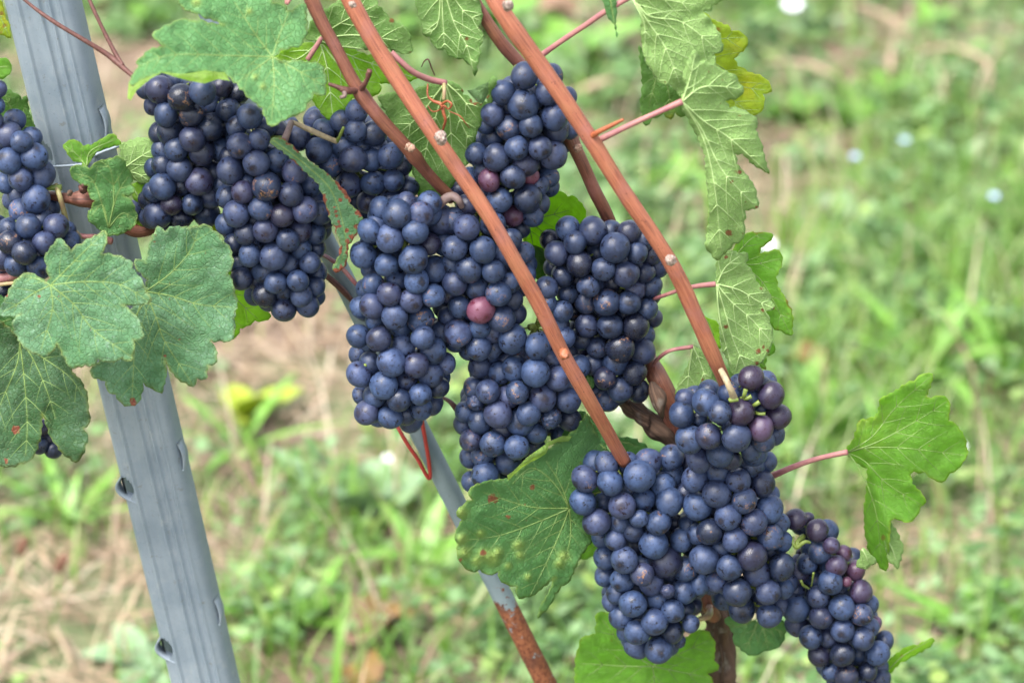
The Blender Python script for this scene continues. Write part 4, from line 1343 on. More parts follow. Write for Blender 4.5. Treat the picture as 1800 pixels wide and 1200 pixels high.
leaf(T(1200, 400, [(860, 1170), (905, 1110), (930, 1020), (1010, 1000), (1030, 975), (1045, 900), (1110, 870), (1170, 830), (1220, 810), (1270, 770), (1320, 770), (1310, 820), (1285, 890), (1310, 900), (1350, 885), (1400, 905), (1410, 950), (1400, 1020), (1440, 1035), (1480, 1090), (1495, 1150), (1500, 1205), (1455, 1270), (1410, 1295), (1365, 1345), (1330, 1330), (1280, 1290), (1220, 1285), (1200, 1300), (1210, 1350), (1260, 1400), (1285, 1445), (1255, 1470), (1235, 1520), (1185, 1555), (1120, 1535), (1097, 1545), (1090, 1620), (1080, 1720), (1085, 1755), (1070, 1810), (1030, 1770), (990, 1720), (975, 1660), (960, 1600), (955, 1480), (975, 1350), (975, 1270), (930, 1245), (870, 1200)]),
     (1490, 795), [[(1530, 786), (1600, 788), (1695, 800)], [(1535, 765), (1575, 715), (1638, 660)], [(1545, 775), (1610, 740), (1665, 705)], [(1520, 810), (1560, 850), (1625, 890)], [(1515, 830), (1540, 900), (1550, 990)]], 'bright', False, y0=-14, gx=.02, gy=.03, wave=6, quilt=1.6, edge_tint=.6,
     folds=[(1540, 850, -.95, .3, .75, 10)], spots=[(1633, 783, 2.5), (1553, 944, 4), (1509, 741, 2)], yellow=[(1530, 750, 40, .25)], label='single bright green leaf standing out on the right')
leaf(T(1200, 800, [(1090, 345), (1130, 400), (1165, 490), (1135, 600), (1110, 575), (1085, 555), (1070, 480)]), (1560, 950), [[(1575, 985)]], 'green', True, y0=-2, wave=3, secondary=False)
leaf(T(1200, 800, [(915, 590), (935, 540), (952, 485), (990, 520), (1025, 560), (960, 600), (925, 590)]), (1515, 965), [[(1525, 985)]], 'green', True, y0=-24, wave=3, secondary=False)
# lower middle leaf with blisters
gl = [(811, 900, 11), (812, 947, 11), (845, 937, 7), (817, 970, 12), (850, 975, 12), (866, 980, 14), (838, 985, 10), (911, 958, 10), (914, 974, 8), (893, 994, 6), (990, 977, 10), (983, 990, 8), (928, 1013, 6), (875, 970, 9)]
leaf(T(600, 800, [(605, 300), (640, 265), (690, 235), (670, 190), (700, 160), (770, 135), (850, 125), (885, 125), (960, 60), (1010, 20), (1060, -10), (1150, -70), (1230, -130), (1250, -160), (1300, -220), (1330, -130), (1380, -60), (1430, 0), (1430, 300), (1330, 440), (1270, 520), (1230, 600), (1200, 670), (1160, 690), (1130, 730), (1100, 790), (1060, 830), (1035, 860), (1050, 790), (1090, 730), (1130, 640), (1070, 690), (1010, 740), (935, 755), (925, 690), (870, 680), (835, 655), (830, 615), (770, 630), (730, 600), (690, 615), (640, 580), (610, 520), (615, 470), (595, 430), (620, 370), (635, 340)]),
     (1001, 893), [[(950, 915), (880, 940), (812, 950)], [(975, 850), (935, 822), (900, 850)], [(985, 850), (960, 810)], [(985, 935), (960, 990), (930, 1050)], [(1003, 940), (990, 1000)], [(930, 890), (850, 865)]], 'green', False,
     y0=-8, gx=.20, gy=-.01, wave=5, quilt=2.0, edge_tint=.45, galls=gl, spots=[(867, 875, 8), (851, 972, 6), (936, 855, 4), (922, 885, 3), (896, 908, 4), (924, 914, 3), (810, 984, 4), (827, 1002, 3)], label='big leaf with pale yellow blisters and purple spots below the middle bunches',
     flaps=[([(800 + a / 6, 680 + b / 6) for a, b in [(548, 930), (620, 880), (760, 740), (900, 640), (1000, 570), (1130, 515), (1230, 520), (1200, 570), (1080, 580), (990, 620), (960, 700), (900, 740), (780, 800), (700, 850), (620, 920), (560, 985)]], -1.5, 'lime')])
leaf([(995, 740), (1020, 722), (1045, 738), (1064, 772), (1070, 810), (1040, 830), (985, 790)], (1066, 790), [[(1035, 765), (1010, 745)]], 'green', False, y0=4, wave=3)
leaf([(1012, 978), (1030, 955), (1060, 940), (1060, 965), (1040, 978), (1025, 983)], (1060, 945), [[(1030, 970)]], 'bright', False, y0=14, wave=2, secondary=False)
# behind and below the lower bunches
leaf([(1010, 1215), (1012, 1153), (1023, 1120), (1047, 1113), (1050, 1077), (1063, 1075), (1077, 1083), (1100, 1100), (1150, 1130), (1200, 1125), (1220, 1110), (1237, 1107), (1250, 1117), (1257, 1137), (1255, 1160), (1263, 1177), (1243, 1183), (1253, 1197), (1245, 1230), (1100, 1240), (1010, 1240)],
     (1147, 1170), [[(1100, 1140), (1060, 1090)], [(1100, 1170), (1020, 1165)], [(1190, 1150), (1245, 1125)], [(1150, 1200), (1140, 1235)], [(1195, 1180), (1245, 1190)]], 'bright', False, y0=18, wave=4, quilt=1.8, edge_tint=.5, label='green leaf behind the tip of the lower bunch at the bottom')
leaf(T(1200, 800, [(220, 865), (250, 850), (350, 870), (450, 880), (530, 870), (548, 910), (530, 980), (490, 1020), (430, 1030), (375, 1055), (330, 1040), (300, 1010), (270, 990), (270, 940)]),
     (1335, 1085), [[(1320, 1120), (1310, 1140)], [(1345, 1115), (1350, 1140)], [(1300, 1100), (1280, 1098)], [(1365, 1105), (1378, 1115)]], 'green', False, y0=12, wave=3, quilt=1.6, label='small green leaf under the lower right bunch')
leaf(T(1200, 800, [(1060, 1110), (1110, 1060), (1180, 1010), (1240, 1000), (1320, 960), (1330, 975), (1280, 1020), (1210, 1060), (1150, 1090), (1090, 1150), (1060, 1150)]),
     (1558, 1180), [[(1590, 1150), (1640, 1122)]], 'lime', False, y0=14, wave=2, secondary=False, label='narrow lime leaf by the far lower right bunch', spots=[(1612, 1133, 2), (1585, 1152, 2)])
leaf([(958, 342), (970, 338), (990, 338), (998, 346), (1010, 345), (1025, 362), (1030, 378), (1026, 400), (990, 440), (965, 470), (950, 492), (935, 470), (920, 430), (925, 400), (940, 370)],
     (925, 385), [[(960, 380), (1000, 370)], [(945, 400), (960, 415)], [(935, 420), (938, 450)]], 'lime', False, y0=34, wave=3, label='lime leaf glowing between the two right bunches')
leaf([(930, 432), (942, 432), (958, 446), (964, 465), (962, 482), (945, 492), (932, 475)], (935, 440), [[(950, 480)]], 'mid', False, y0=28, wave=2, secondary=False)
leaf([(1075, 768), (1110, 770), (1138, 785), (1135, 797), (1105, 806), (1085, 800)], (1080, 775), [[(1120, 785)]], 'green', False, y0=22, wave=2, secondary=False)
leaf([(1030, 658), (1038, 660), (1045, 672), (1040, 684), (1032, 680)], (1032, 662), [[(1040, 680)]], 'green', False, y0=4, wave=1, secondary=False, quilt=.5)
leaf(T(600, 0, [(1378, -40), (1385, 20), (1400, 80), (1420, 110), (1440, 130), (1455, 200), (1446, 130), (1448, 100), (1450, 40), (1445, -40)]), (1072, -8), [[(1078, 30), (1082, 55)]], 'green', False, y0=-22, wave=2, secondary=False)


# ------------------------------------------------------------------ grapes
def grape_meshes():
    """unit berries: slightly flattened, uneven; the tip (style scar) at -z, the stalk at +z"""
    import bmesh
    out, bad = [], []
    for k in range(10):
        bm = bmesh.new()
        bmesh.ops.create_icosphere(bm, subdivisions=4 if k < 8 else 4, radius=1.0)
        sq = 0.95 + 0.07 * noise.noise(Vector((k * 3.3, 1, 2)))
        for v in bm.verts:
            p = v.co.copy()
            rr = math.hypot(p.x, p.y)
            s = 1 + 0.075 * noise.noise(p * 0.9 + Vector((k * 9.1, 0, 0)))
            if p.z < 0: s -= 0.018 * math.exp(-(rr / 0.12) ** 2)
            if p.z > 0: s -= 0.05 * math.exp(-(rr / 0.2) ** 2)
            if k >= 8:                                             # shrivelled berries
                s *= 0.93 + 0.13 * abs(noise.noise(p * 2.6 + Vector((k, 3, 1)))) * 2 - 0.10 * (1 - abs(noise.noise(p * 4.2 + Vector((k * 2, 7, 1))))) ** 6
            v.co = p * s
            v.co.z *= sq
        me = bpy.data.meshes.new('grape')
        bm.to_mesh(me); bm.free()
        me.polygons.foreach_set('use_smooth', [True] * len(me.polygons))
        me.materials.append(M['grape'])
        (out if k < 8 else bad).append(me)
    return out, bad


GM, GBAD = grape_meshes()
BUNCHES = [
    ('bunch cut by the left edge, hanging above the cordon beside the post', -2, 0.8, {'stalk': [(108, 330), (100, 345)]},
     [(-4,156.7,16,0), (-7.3,186,16,0), (-10,214,16.7,0), (14,237.3,22,1), (37.7,249,19.3,0), (56,240.7,15.3,2), (16,282.3,24,0), (60,274.7,23.7,0), (74,306.3,24,0), (36,314.7,20.7,0), 
      (9.3,321.7,18,1), (-6.7,255,18.3,2), (63.3,349.3,24.3,0), (37.7,370,22.3,0), (31.7,342.7,14,2), (87.3,367.3,16,2)]),
    ('small bunch below it at the left edge, over the grey green leaf', -12, 0.62, {'stalk': [(118, 395), (100, 410)]},
     [(50,398.3,22,0), (73.3,386,17.3,2), (99,398.3,22.3,0), (15,401.7,16,1), (17.3,425.7,21.3,0), (78,426.7,21,0), (42.7,444,21.3,0), (125,425,16,1), (116.7,406.7,14,2), (28.3,466,20,0), 
      (69,469.3,22,0), (5,451.7,23.3,1), (1.7,475,18.3,1), (8.3,510,15,2), (-20,430,20,1), (-16.7,500,20,2), (46.7,490,18.3,2)]),
    ('dark bunch directly under the broad pale green leaf, beside the post', 14, 0.5, {'scars': {2: 0.9, 6: 0.9, 8: 0.9}, 'stalk': [(330, 120), (330, 90)]},
     [(281.2,157.5,23.8,0), (258,155,15.5,1), (320,171.8,24.5,0), (356.2,161.2,24.2,0), (269.5,186.2,11.5,2), (291.2,201.2,22,0), (336.2,201.2,21.2,0), (322.5,216.2,15.5,2), (370,182.5,19,2), 
      (390,151.2,16.5,1), (420,162.5,19,1), (401.2,193.8,22.5,0), (370,222.5,23.8,0), (298,232.5,20.5,1), (281.2,233.8,18.8,1), (338,243.8,23,0), (410,225,20,1), (392.5,231.2,18,2), 
      (310,262.5,20.5,0), (286.2,263.8,19,1), (355,267.5,23.8,0), (390,266.2,19.5,1), (316.2,297.5,22,0), (286.2,290,19,1), (272,293.8,18,1), (376.2,302.5,19,1), (351.2,290,15.5,2), 
      (318.8,325,17.5,1), (350,319.2,24,0), (286.2,327.5,23,0), (268.8,338,16.5,1), (260.5,352.5,17.5,1), (371.2,342.5,22,1), (301.2,359.2,19.2,0), (338,358.8,19.8,0), (276.2,377.5,24,0), 
      (363.8,375.5,22,1), (318.8,385,18.2,0), (297,392.5,10.5,2), (312.5,137.5,20,2), (342.5,145,20,2), (430,135,17.5,2), (237.5,370,10,2)]),
    ('long bunch left of the folded scorched leaf, its tip over the lime leaf tip', -4, 0.66, {'scars': {13: 0.9, 18: 0.4, 20: 0.8, 5: 0.6}, 'stalk': [(500, 245), (470, 225)]},
     [(438.7,204.7,22.4,0), (415.8,222.1,16.9,1), (467.1,222.1,16.5,2), (487.3,229.5,15.6,2), (456.1,245.1,19.2,0), (422.2,257,22.7,0), (390.2,262.5,16.5,2), (450.6,287.2,22.5,0), 
      (487.3,280.8,21.3,1), (404.8,300,24.2,0), (402.1,275.3,11.4,2), (518.4,300.9,23.1,0), (545.9,326.6,19.4,1), (469,327.5,24.7,0), (511.1,341.3,22,0), (434.1,322.9,13.9,1), (426.8,337.6,20.2,0), 
      (400.2,345.8,19.8,1), (535.8,368.7,22.9,0), (564.2,374.2,19.4,1), (458,366.9,21.1,0), (415.8,375.2,23.8,0), (496.4,377.9,21.1,0), (392,322.9,11.4,2), (397.5,394.4,15.8,1), 
      (573.4,383.4,14.7,2), (466.2,405.7,21.1,0), (431.4,411.2,19.8,0), (411.8,428.6,15,1), (438.7,447.8,20.5,0), (505.6,422.1,20.5,0), (526.7,405.7,19.2,1), (555.1,411.2,17.4,1), 
      (529.4,437.2,16.9,1), (555.1,436.8,13.9,2), (418,460.6,14.7,1), (480.9,450.6,24.9,0), (466.2,478,20.5,1), (449.7,490,14.3,1), (509.3,465.2,19.8,1), (545,461.5,19.4,0), (557.8,479,16.1,1), 
      (425,490,20.3,0), (484.5,497.3,19.8,0), (523.6,493.6,19.4,0), (497.4,510.1,16.5,1), (553.3,502.8,13.9,1), (464.4,519.3,20.9,0), (529.1,519.3,19.1,0), (498.3,543.1,21.4,0), 
      (540.4,536.7,19.8,0), (553.3,521.1,11.4,2)]),
    ('upper middle bunch crossed by the brown cane, half behind the folded leaf', 24, 0.74, {'stalk': [(590, 243), (600, 255)]},
     [(627.5,196,20.2,0), (600,213.8,15.8,1), (625.4,229.8,20.2,0), (657.1,234.6,20.8,1), (568.8,229.4,18.8,1), (524.4,242.9,21.9,0), (508.8,222.1,10.8,2), (559.8,264.8,23.5,0), 
      (604.2,260,20.8,1), (620.2,280.4,23.8,0), (577.5,289.8,23.1,0), (653.5,280.4,18.3,1), (686.9,274.6,23.3,0), (706.7,290.8,13.8,1), (611.9,325.2,23.3,0), (656,322.1,21.7,0), 
      (691,316.9,20,0), (717.1,329.4,17.9,1), (665,259.6,12.9,2), (675.4,251.2,12.9,2), (635.8,257.5,10.8,2), (690,351.2,20.8,1), (646.2,355.4,18.3,1), (633.8,372.1,18.8,2), (623.3,355.4,15,2), 
      (599.4,234.6,12.9,2), (537.9,238.8,16.7,2), (606.7,363.8,16.7,2)]),
    ('long bluish central bunch hanging straight down above the red tie', -14, 0.92, {'scars': {28: 0.9, 18: 0.6, 23: 0.7, 6: 0.3}, 'stalk': [(768, 372), (760, 350)]},
     [(775,386,22,2), (790,402,21,2), (752,372,21,2), (668.7,367.5,20.5,1), (699,375.7,26.4,0), (713.7,356.9,14.3,1), (741.2,375.7,21.4,0), (755.8,356.9,20.2,1), (649.5,405.1,21.3,0), (662.3,395,13.7,1), (684.9,418.5,24.9,0), 
      (730.2,407.5,23.1,0), (638.9,448.5,24.6,0), (679.7,464.7,21.1,0), (726.5,455.5,26.4,0), (754.9,429.8,16.9,1), (762.2,473.8,22.4,1), (650.4,472.9,13.9,2), (655,499.5,19.4,1), 
      (684.3,516.9,20.7,0), (699,492.2,16.9,2), (732,494,21.4,0), (723.2,528.8,21.4,0), (761.3,519.7,21.3,0), (653.2,538,22.4,0), (633,539.8,15.6,1), (693.9,555.4,23.1,0), (777.8,539.8,14.7,2), 
      (739.3,560.2,22.4,1), (704.5,575.7,17.6,2), (659.6,563.8,14.7,2), (630.2,590.4,21.4,0), (666,595,22.2,0), (708.2,606.4,20.5,1), (743,593.2,20.9,0), (774.2,582.2,16.9,2), (761.3,617,22.4,1), 
      (781.5,639,13.6,1), (630.2,622.5,14.3,2), (650.4,637.2,19.4,1), (687.6,636.2,25.5,0), (732,641.4,22.2,0), (630.8,657.3,23.1,0), (757.7,657.3,22,1), (713.7,668.3,17.6,1), (674.8,676.9,24.4,0), 
      (771.4,681.2,16.5,1), (658.7,695.8,19.4,1), (738.8,692.2,20.2,0), (635.7,694,11.4,2), (701.7,702.2,20.7,0), (741.2,717.8,18.3,1), (644,725.2,22.2,0), (685.2,733.4,21.4,0), 
      (713.7,728.8,13.2,1), (721.9,739.8,16.5,2)]),
    ('upper right bunch with two pinkish berries, below the crossing red canes', 8, 0.66, {'scars': {26: 0.95, 31: 0.3, 9: 0.5, 8: 0.7, 23: 0.5}, 'stalk': [(905, 118), (915, 100)]},
     [(922.3,133.6,24,0), (969.6,133.4,20.2,1), (947.6,142.2,9.5,2), (884.3,162.4,22.2,0), (919.7,184.7,27.1,0), (963.2,162.7,22,0), (996.2,171.5,15.8,1), (865,200.9,20.5,0), (853.1,217.4,16.9,1), 
      (895.3,225.6,22,1), (974.2,206.4,23.7,0), (933.8,222,21.3,0), (977.8,228.4,21.5,1), (1002.6,226.6,15,1), (866.9,243.1,17.6,2), (841.2,246.7,11.7,2), (908.5,259.9,21.3,0), 
      (948.5,259.6,20.4,0), (837.5,270.6,18.7,0), (872.4,277,24.2,0), (973.2,273.3,24,0), (923.7,288.9,21.3,1), (850.8,300.8,17,1), (860,316.7,20.2,0,'r5'), (901.7,310.8,21.8,0), 
      (931.7,308.3,16,1,'r9'), (964.2,310.8,17.5,1), (948.3,325.8,16,1), (965.8,328.3,11,2), (927.5,349.2,24.8,0), (948.3,358.3,12.7,1), (936.3,380,18.3,1), (877.5,351.7,23.2,0), 
      (901.7,380,18.7,1,'r5'), (826.7,312.5,16,1), (808.3,333.3,11,2), (848.3,336.7,12,2), (913.3,401.7,15,1)]),
    ('middle bunch with one round pink berry on its face', -6, 0.84, {'scars': {8: 0.8, 25: 0.6, 27: 0.8, 1: 0.5, 18: 0.4}, 'stalk': [(800, 352), (820, 360)]},
     [(820.8,361.7,16,1), (797,387.5,21.7,1), (820.8,400,23.2,0), (779.7,426.7,21.3,1), (799.2,435.8,21.5,0), (848.3,439.2,23.3,0), (870,391.7,16,1), (898.7,421.7,19.3,0), (920.8,444.2,16.7,1), 
      (926.7,465,17,1), (824.2,474.2,23.5,0), (780,468.3,18,1), (767.5,474.2,21,1), (795,463.3,13.7,1), (867,476.7,20.3,0), (798.3,497.5,22.3,0), (788.3,513.3,14.3,1), (839.2,506.7,18.8,1), 
      (875.8,516.2,21.7,0), (896.7,496.7,17,1), (902,526.7,15.3,1), (808,538.3,20.5,0), (780,540,12.7,2), (787.5,556.7,15.3,1), (845,545,24,0,'r9'), (881.7,560,23.5,0), (907.5,551.7,13.7,1), 
      (805,585,24.3,0), (800.8,600,17,1), (842.5,575.3,17.7,1), (865.8,583.3,14,1), (900.8,595.8,26.2,0), (842,610,22.7,0), (865.3,611.7,17,1), (823.3,615,13.7,2), (924.2,481.7,13.3,1), 
      ]),
    ('lower middle bunch crossed by the long cane, with a shrivelled berry by the big leaf', 3, 0.82, {'scars': {30: 1.0, 16: 0.8, 13: 0.5, 36: 0.9, 14: 0.6, 32: 0.3}, 'stalk': [(930, 575), (950, 570)]},
     [(944.7,608.3,23.5,0), (843.3,644.2,18.7,1), (863.3,623.3,17,2), (858.3,656.7,10.7,2), (879.2,655,19.3,1), (904.2,647.5,20.7,1), (940.8,654.2,24.8,0), (981.7,665,21.7,0), (968.3,635,13.7,2), 
      (1018.3,643.3,19,1), (981.7,570,18.7,1), (992.5,593.3,14,1), (833.3,681.7,18.7,1), (857.5,687.5,21.2,0), (835.8,705,17,1,'s'), (893.3,696.7,20,1), (909.2,689.2,19.8,0), (953.3,699.2,24.3,0), 
      (999.2,701.7,23.5,0), (875,727.5,25,0), (817.5,723.3,17,1), (843,740,21.2,1), (929.2,726.7,21,0), (913,740.8,22.3,1), (969.2,734.2,19.5,0,'s'), (1000.8,736.7,19.3,1), (815.8,745,12,1), 
      (893.3,633.3,15.3,2), (916.7,626.7,10.3,2), (960.8,506.7,20.5,0), (961.7,531.7,17,0), (988.7,547.5,18.7,0), (827.5,773.3,19.5,0), (883.3,755,14.3,1), (941.7,760,17.7,1), (865.8,780,22.7,0), 
      (848.3,800.8,18.5,1), (825.8,803.3,14.3,1), (908.3,785.8,21.2,0), (893.3,811.7,22,1), (940,785,15.3,2), (853.3,835,25,0), (830,846.7,13,1), (885,836.7,10.7,2), (926.7,800,12,2), 
      (946.7,738.3,10.3,2)]),
    ('dark bunch right of the long cane with a green stem showing near its top', 12, 0.58, {'scars': {34: 0.8, 30: 0.9, 38: 0.8, 21: 0.4}, 'stalk': [(1045, 440), (1050, 420)]},
     [(997.5,401.7,21.8,0), (1042.5,405.8,24.8,0), (1073.3,405.8,13.7,1), (1105,408.3,20.3,0), (967,421.7,16,1), (979.2,445,22.2,0), (1010.8,425.8,21,0), (1081.7,435,26,0), (1130,423.3,12.7,1), 
      (1120,444.2,18.8,0), (1144.2,446.7,18.3,1), (1155.8,468.3,18,1), (1019.2,463.3,23.2,0), (1060.8,473.3,21,0), (1100,480.8,24.3,0), (1133.3,478.3,17.5,1), (988.3,485,20.3,0), 
      (972.5,470,12,2), (997.5,515,17.7,1), (1015,491.7,12,2), (1034.2,502.5,20.7,0), (1030,531.7,19.3,1), (1117.5,508.3,15,1), (1144.7,503.3,19,1), (1076.7,501.7,13.7,2), (1066.7,531.7,24,0), 
      (1105,531.7,21,0), (1138.3,542.5,19.2,0), (1146.7,558.3,12.7,2), (1145,520,12,2), (1006.7,545,14.3,2), (1030.8,571.7,21,0), (1072.5,573.3,21.8,0), (1117.5,572.5,25.2,0), (1090.8,612.5,25.2,0), 
      (1128.3,615.8,21.7,1), (1133.3,588.3,12.7,2), (1022.5,595,18.7,1), (1050,610,16,1), (1018.3,620,14.3,2), (1042,640,15.3,1), (1081.7,636.7,21.7,1), (1116.7,655,21.7,0), (1063.3,665,19.8,0), 
      (1090,683.3,21.8,0), (1121.7,686.7,18.7,1), (1066.7,703.3,20,1), (1048.3,688.3,12,2)]),
    ('short bunch on a bare pale stalk at the end of the red cane', -34, 0.66, {'scars': {15: 0.5, 17: 0.5}, 'stalk': [(1293, 694), (1280, 672)]},
     [(1320,664.2,22.7,0,'p'), (1355.8,694.2,24.3,0,'p'), (1368.3,732,23.3,0,'p'), (1337.5,752.5,22.7,0,'r3'), (1302.5,724.2,23.2,0,'p'), (1265,724.2,21,0), (1240.8,706.7,24.3,0), 
      (1205.3,701.7,15.3,1), (1198.3,728.3,24.3,0), (1281.7,691.7,18.7,1), (1318.3,700,15.3,1), (1336.7,716.7,13.7,2), (1340,680,15.3,1), (1226.7,736.7,12,2), (1211.7,771.7,25,0), 
      (1245.8,766.7,22.7,0), (1295,768.3,26,0), (1342.5,775,18.7,1), (1362.5,763.3,13.7,1), (1320,788.3,19.3,1), (1265,798.3,21.8,1), (1283.3,806.7,18.7,1), (1228.3,808.3,21.3,1), 
      ]),
    ('full bunch just below it, with a cork scarred berry in its upper half', -12, 0.82, {'scars': {6: 1.0, 13: 0.7, 14: 0.6, 11: 0.5, 33: 0.5}, 'stalk': [(1270, 800), (1270, 780)]},
     [(1214.2,811.7,12.7,2), (1220.8,841.7,22.7,0), (1261.7,830,21,1), (1298.3,844.2,21.8,0), (1340.8,849.2,21,1), (1260,866.7,25.2,0), (1308.3,879.2,23.5,0), (1354.2,870,12.7,2), 
      (1352.5,895,23.3,1), (1225.8,889.2,25.2,0), (1280,906.7,23.2,0), (1325.8,917.5,23.5,0), (1370,918.3,15.3,1), (1247.5,933.3,23.5,0), (1354.2,943.3,25.2,0), (1374.7,951.7,16.7,1), 
      (1205,865,14.3,1), (1291.7,947.5,22.7,0), (1268.3,961.7,17,1), (1225,938.3,17,1), (1198.3,948.3,20.3,1), (1355,966.7,13.7,2), (1210,921.7,13.7,2), (1263.3,896.7,12,2), (1321.7,820,20,1), 
      (1346.7,811.7,18.7,1), (1235,813.3,15,2), (1237.5,982.5,26,0), (1321.7,976.7,26.2,0), (1374.2,995.8,25.2,0), (1282.5,996.7,23.5,0), (1330.8,1006.7,22.7,1), (1203.3,1000,21,1), 
      (1260,1021.7,17.7,1), (1295.8,1040,25.2,0), (1350.8,1040,23.2,0), (1376.7,1033.3,13.7,1), (1385,1023.3,10.3,2), (1303.3,1070,21.7,1), (1351.7,1080.8,22.7,0)]),
    ('lower bunch beside the blistered leaf, its tip hanging in front of a green leaf', -8, 0.84, {'scars': {5: 0.9, 6: 0.9, 27: 0.9, 1: 0.5, 17: 0.6}, 'stalk': [(1130, 800), (1150, 785)]},
     [(1065.8,815,21.8,0), (1028.3,840.8,23.8,0), (1072.5,846.7,24.3,0), (1123.3,835.8,27,0), (1103.3,813.3,17.7,1), (1139.2,811.7,23,1), (1180,803.3,20.3,1), (1181.7,830,22.7,1), 
      (1166.7,853.3,21.8,1), (1024.2,880.8,24.3,0), (1093.3,888.3,23.2,0), (1131.7,878.3,19.3,1), (1177.5,880.8,25.2,0), (1060,881.7,10.3,2), (1048.3,916.7,25.2,0), (1090,920,17,1), 
      (1123.3,910.8,16.5,0), (1157.5,918.3,23.2,0), (1113.3,933.3,15.3,1), (1081.7,948.3,19.3,0), (1117.5,956.7,13.7,2), (1148.3,955,26,0), (1056.7,945,8.7,2), (1186.7,920,12,2), 
      (1178.3,975,18.3,1), (1064,980.2,19.1,1), (1097.9,982.9,24,0), (1128.2,1008.6,21.3,0), (1064,1011.3,16.9,1), (1094.3,1018.7,19.4,1), (1145.6,1026,19.4,1), (1169.4,985.7,26.8,1), 
      (1154.8,1053.5,17.6,1), (1174,1038.8,12.8,0,'s'), (1201.5,1037.9,21.3,1), (1223.5,1035.2,11.4,2), (1084.2,1042.5,16.9,1), (1075,1057.2,13.9,1), (1111.7,1060.8,23.5,0), (1092.4,1083.8,21.3,1), 
      (1183.2,1073.7,20.7,0), (1204.3,1070,11.4,2), (1218,1064.5,9.5,2), (1214.4,1095.7,15.8,0), (1151.1,1092,23.7,0), (1182.3,1109.4,18.7,1), (1119.9,1110.3,23.1,0), (1119,1136,20.5,1), 
      (1158.4,1141.5,24,0), (1100.7,1110.3,9.5,2), (1195.1,1126.9,11.7,1,'s')]),
    ('far right bunch hanging lowest, loose at the top with purple red berries', 6, 0.72, {'scars': {23: 0.3, 39: 0.5, 6: 0.4}, 'stalk': [(1425, 945), (1405, 905)]},
     [(1398.2,913,19.6,0,'p'), (1420.3,910,10.8,1,'p'), (1436.5,931.7,19.3,0,'p'), (1424.5,940,12.3,2,'p'), (1461.2,958.7,15,0,'r2'), (1483,972.2,15,1,'r4'), (1441,970.7,19.9,0), 
      (1419.2,989.5,14.7,1), (1470.2,994.7,18.9,0,'r2'), (1503.2,1001.5,18.9,1,'r4'), (1488.2,1021.7,9,0,'r6'), (1459.7,1022.5,21.4,0), (1513,1039.7,21.4,0,'r2'), (1402,1007.5,15,1), 
      (1398.2,1037.5,16.8,1), (1437.2,1048.7,19.9,0), (1480,1040.5,12.3,2), (1432,1019.5,13.5,2), (1409.5,973,10.8,2,'p'), (1405,991,12.3,2), (1442.5,1003,10.8,2), (1399.7,1068,24.1,0), 
      (1480,1066.2,21.9,0), (1442.5,1084.5,20.4,0), (1514.5,1079.2,18.9,0), (1526.5,1062,9.9,1), (1536.2,1095,14.2,1,'r4'), (1526.5,1101,12,1), (1401.2,1098,20.1,1), (1424.5,1119,20.8,0), 
      (1456,1119,15,1), (1481.2,1106.7,21.1,0), (1516.7,1122,21.1,0), (1553.2,1127.2,16.8,1), (1543,1147.2,21.9,0), (1440.2,1150.5,19.6,1), (1481.2,1149,21.9,0), (1510,1146,8.1,2), 
      (1460.8,1181.2,17.5,0), (1489,1188,21.1,0), (1525,1179,16.6,0), (1544.5,1171.5,8.4,2), (1547.5,1192.5,16.5,1), (1513,1162.5,9.3,2), (1504,1204.5,15.3,1), (1471,1207.5,15.3,1), 
      (1526.5,1209,15.3,1), (1495,1221,16.5,1), (1519,1224,15,1)]),
]



def solve(L, half_floor=26):
    """depths (photograph pixels, away from the camera +) that let the listed berries touch without sinking into one another"""
    A = np.array([p[:3] for p in L], float)
    lay = np.array([p[3] for p in L], float)
    A[:, 2] = np.where(lay == 1, np.maximum(A[:, 2] * 1.08, 19), np.where(lay == 2, np.maximum(A[:, 2] * 1.2, 18), A[:, 2]))
    for i, p in enumerate(L):
        if len(p) > 4: A[i, 2] = p[2]
    n = len(A)
    x, y, r = A.T
    cx = np.zeros(n); hw = np.zeros(n)
    for i in range(n):
        w = np.exp(-((y - y[i]) / 42) ** 2)
        sel = np.abs(y - y[i]) < 55
        lo, hi = x[sel].min(), x[sel].max()
        cx[i] = (lo + hi) / 2; hw[i] = max(half_floor, (hi - lo) / 2)
    ce = np.clip(np.minimum(y - y.min(), y.max() - y) / 50 + 0.45, 0, 1)
    z = -np.sqrt(np.maximum(0, hw ** 2 - (x - cx) ** 2)) * 0.72 * ce + lay * 12
    dx = x[:, None] - x[None]; dy = y[:, None] - y[None]
    d2 = dx ** 2 + dy ** 2
    s = (r[:, None] + r[None]) * 0.82
    need = np.sqrt(np.maximum(0, s ** 2 - d2))
    np.fill_diagonal(need, 0)
    key = lay * 1000 + z
    front = key[:, None] < key[None]                    # i in front of j
    z0 = z.copy()
    for it in range(220):
        gap = z[None] - z[:, None]                      # z_j - z_i
        lackF = np.where(front, np.maximum(0, need - gap), 0)      # i in front of j and too near
        push = lackF.sum(1) * -1 + lackF.sum(0)
        z = z + 0.16 * push / np.maximum(1, ((lackF > 0).sum(1) + (lackF > 0).sum(0))) * 2
        z = z + 0.02 * (z0 - z)
    z = np.clip(z, -hw * 1.25 - 8, 70)
    return x, y, z, r, cx, hw


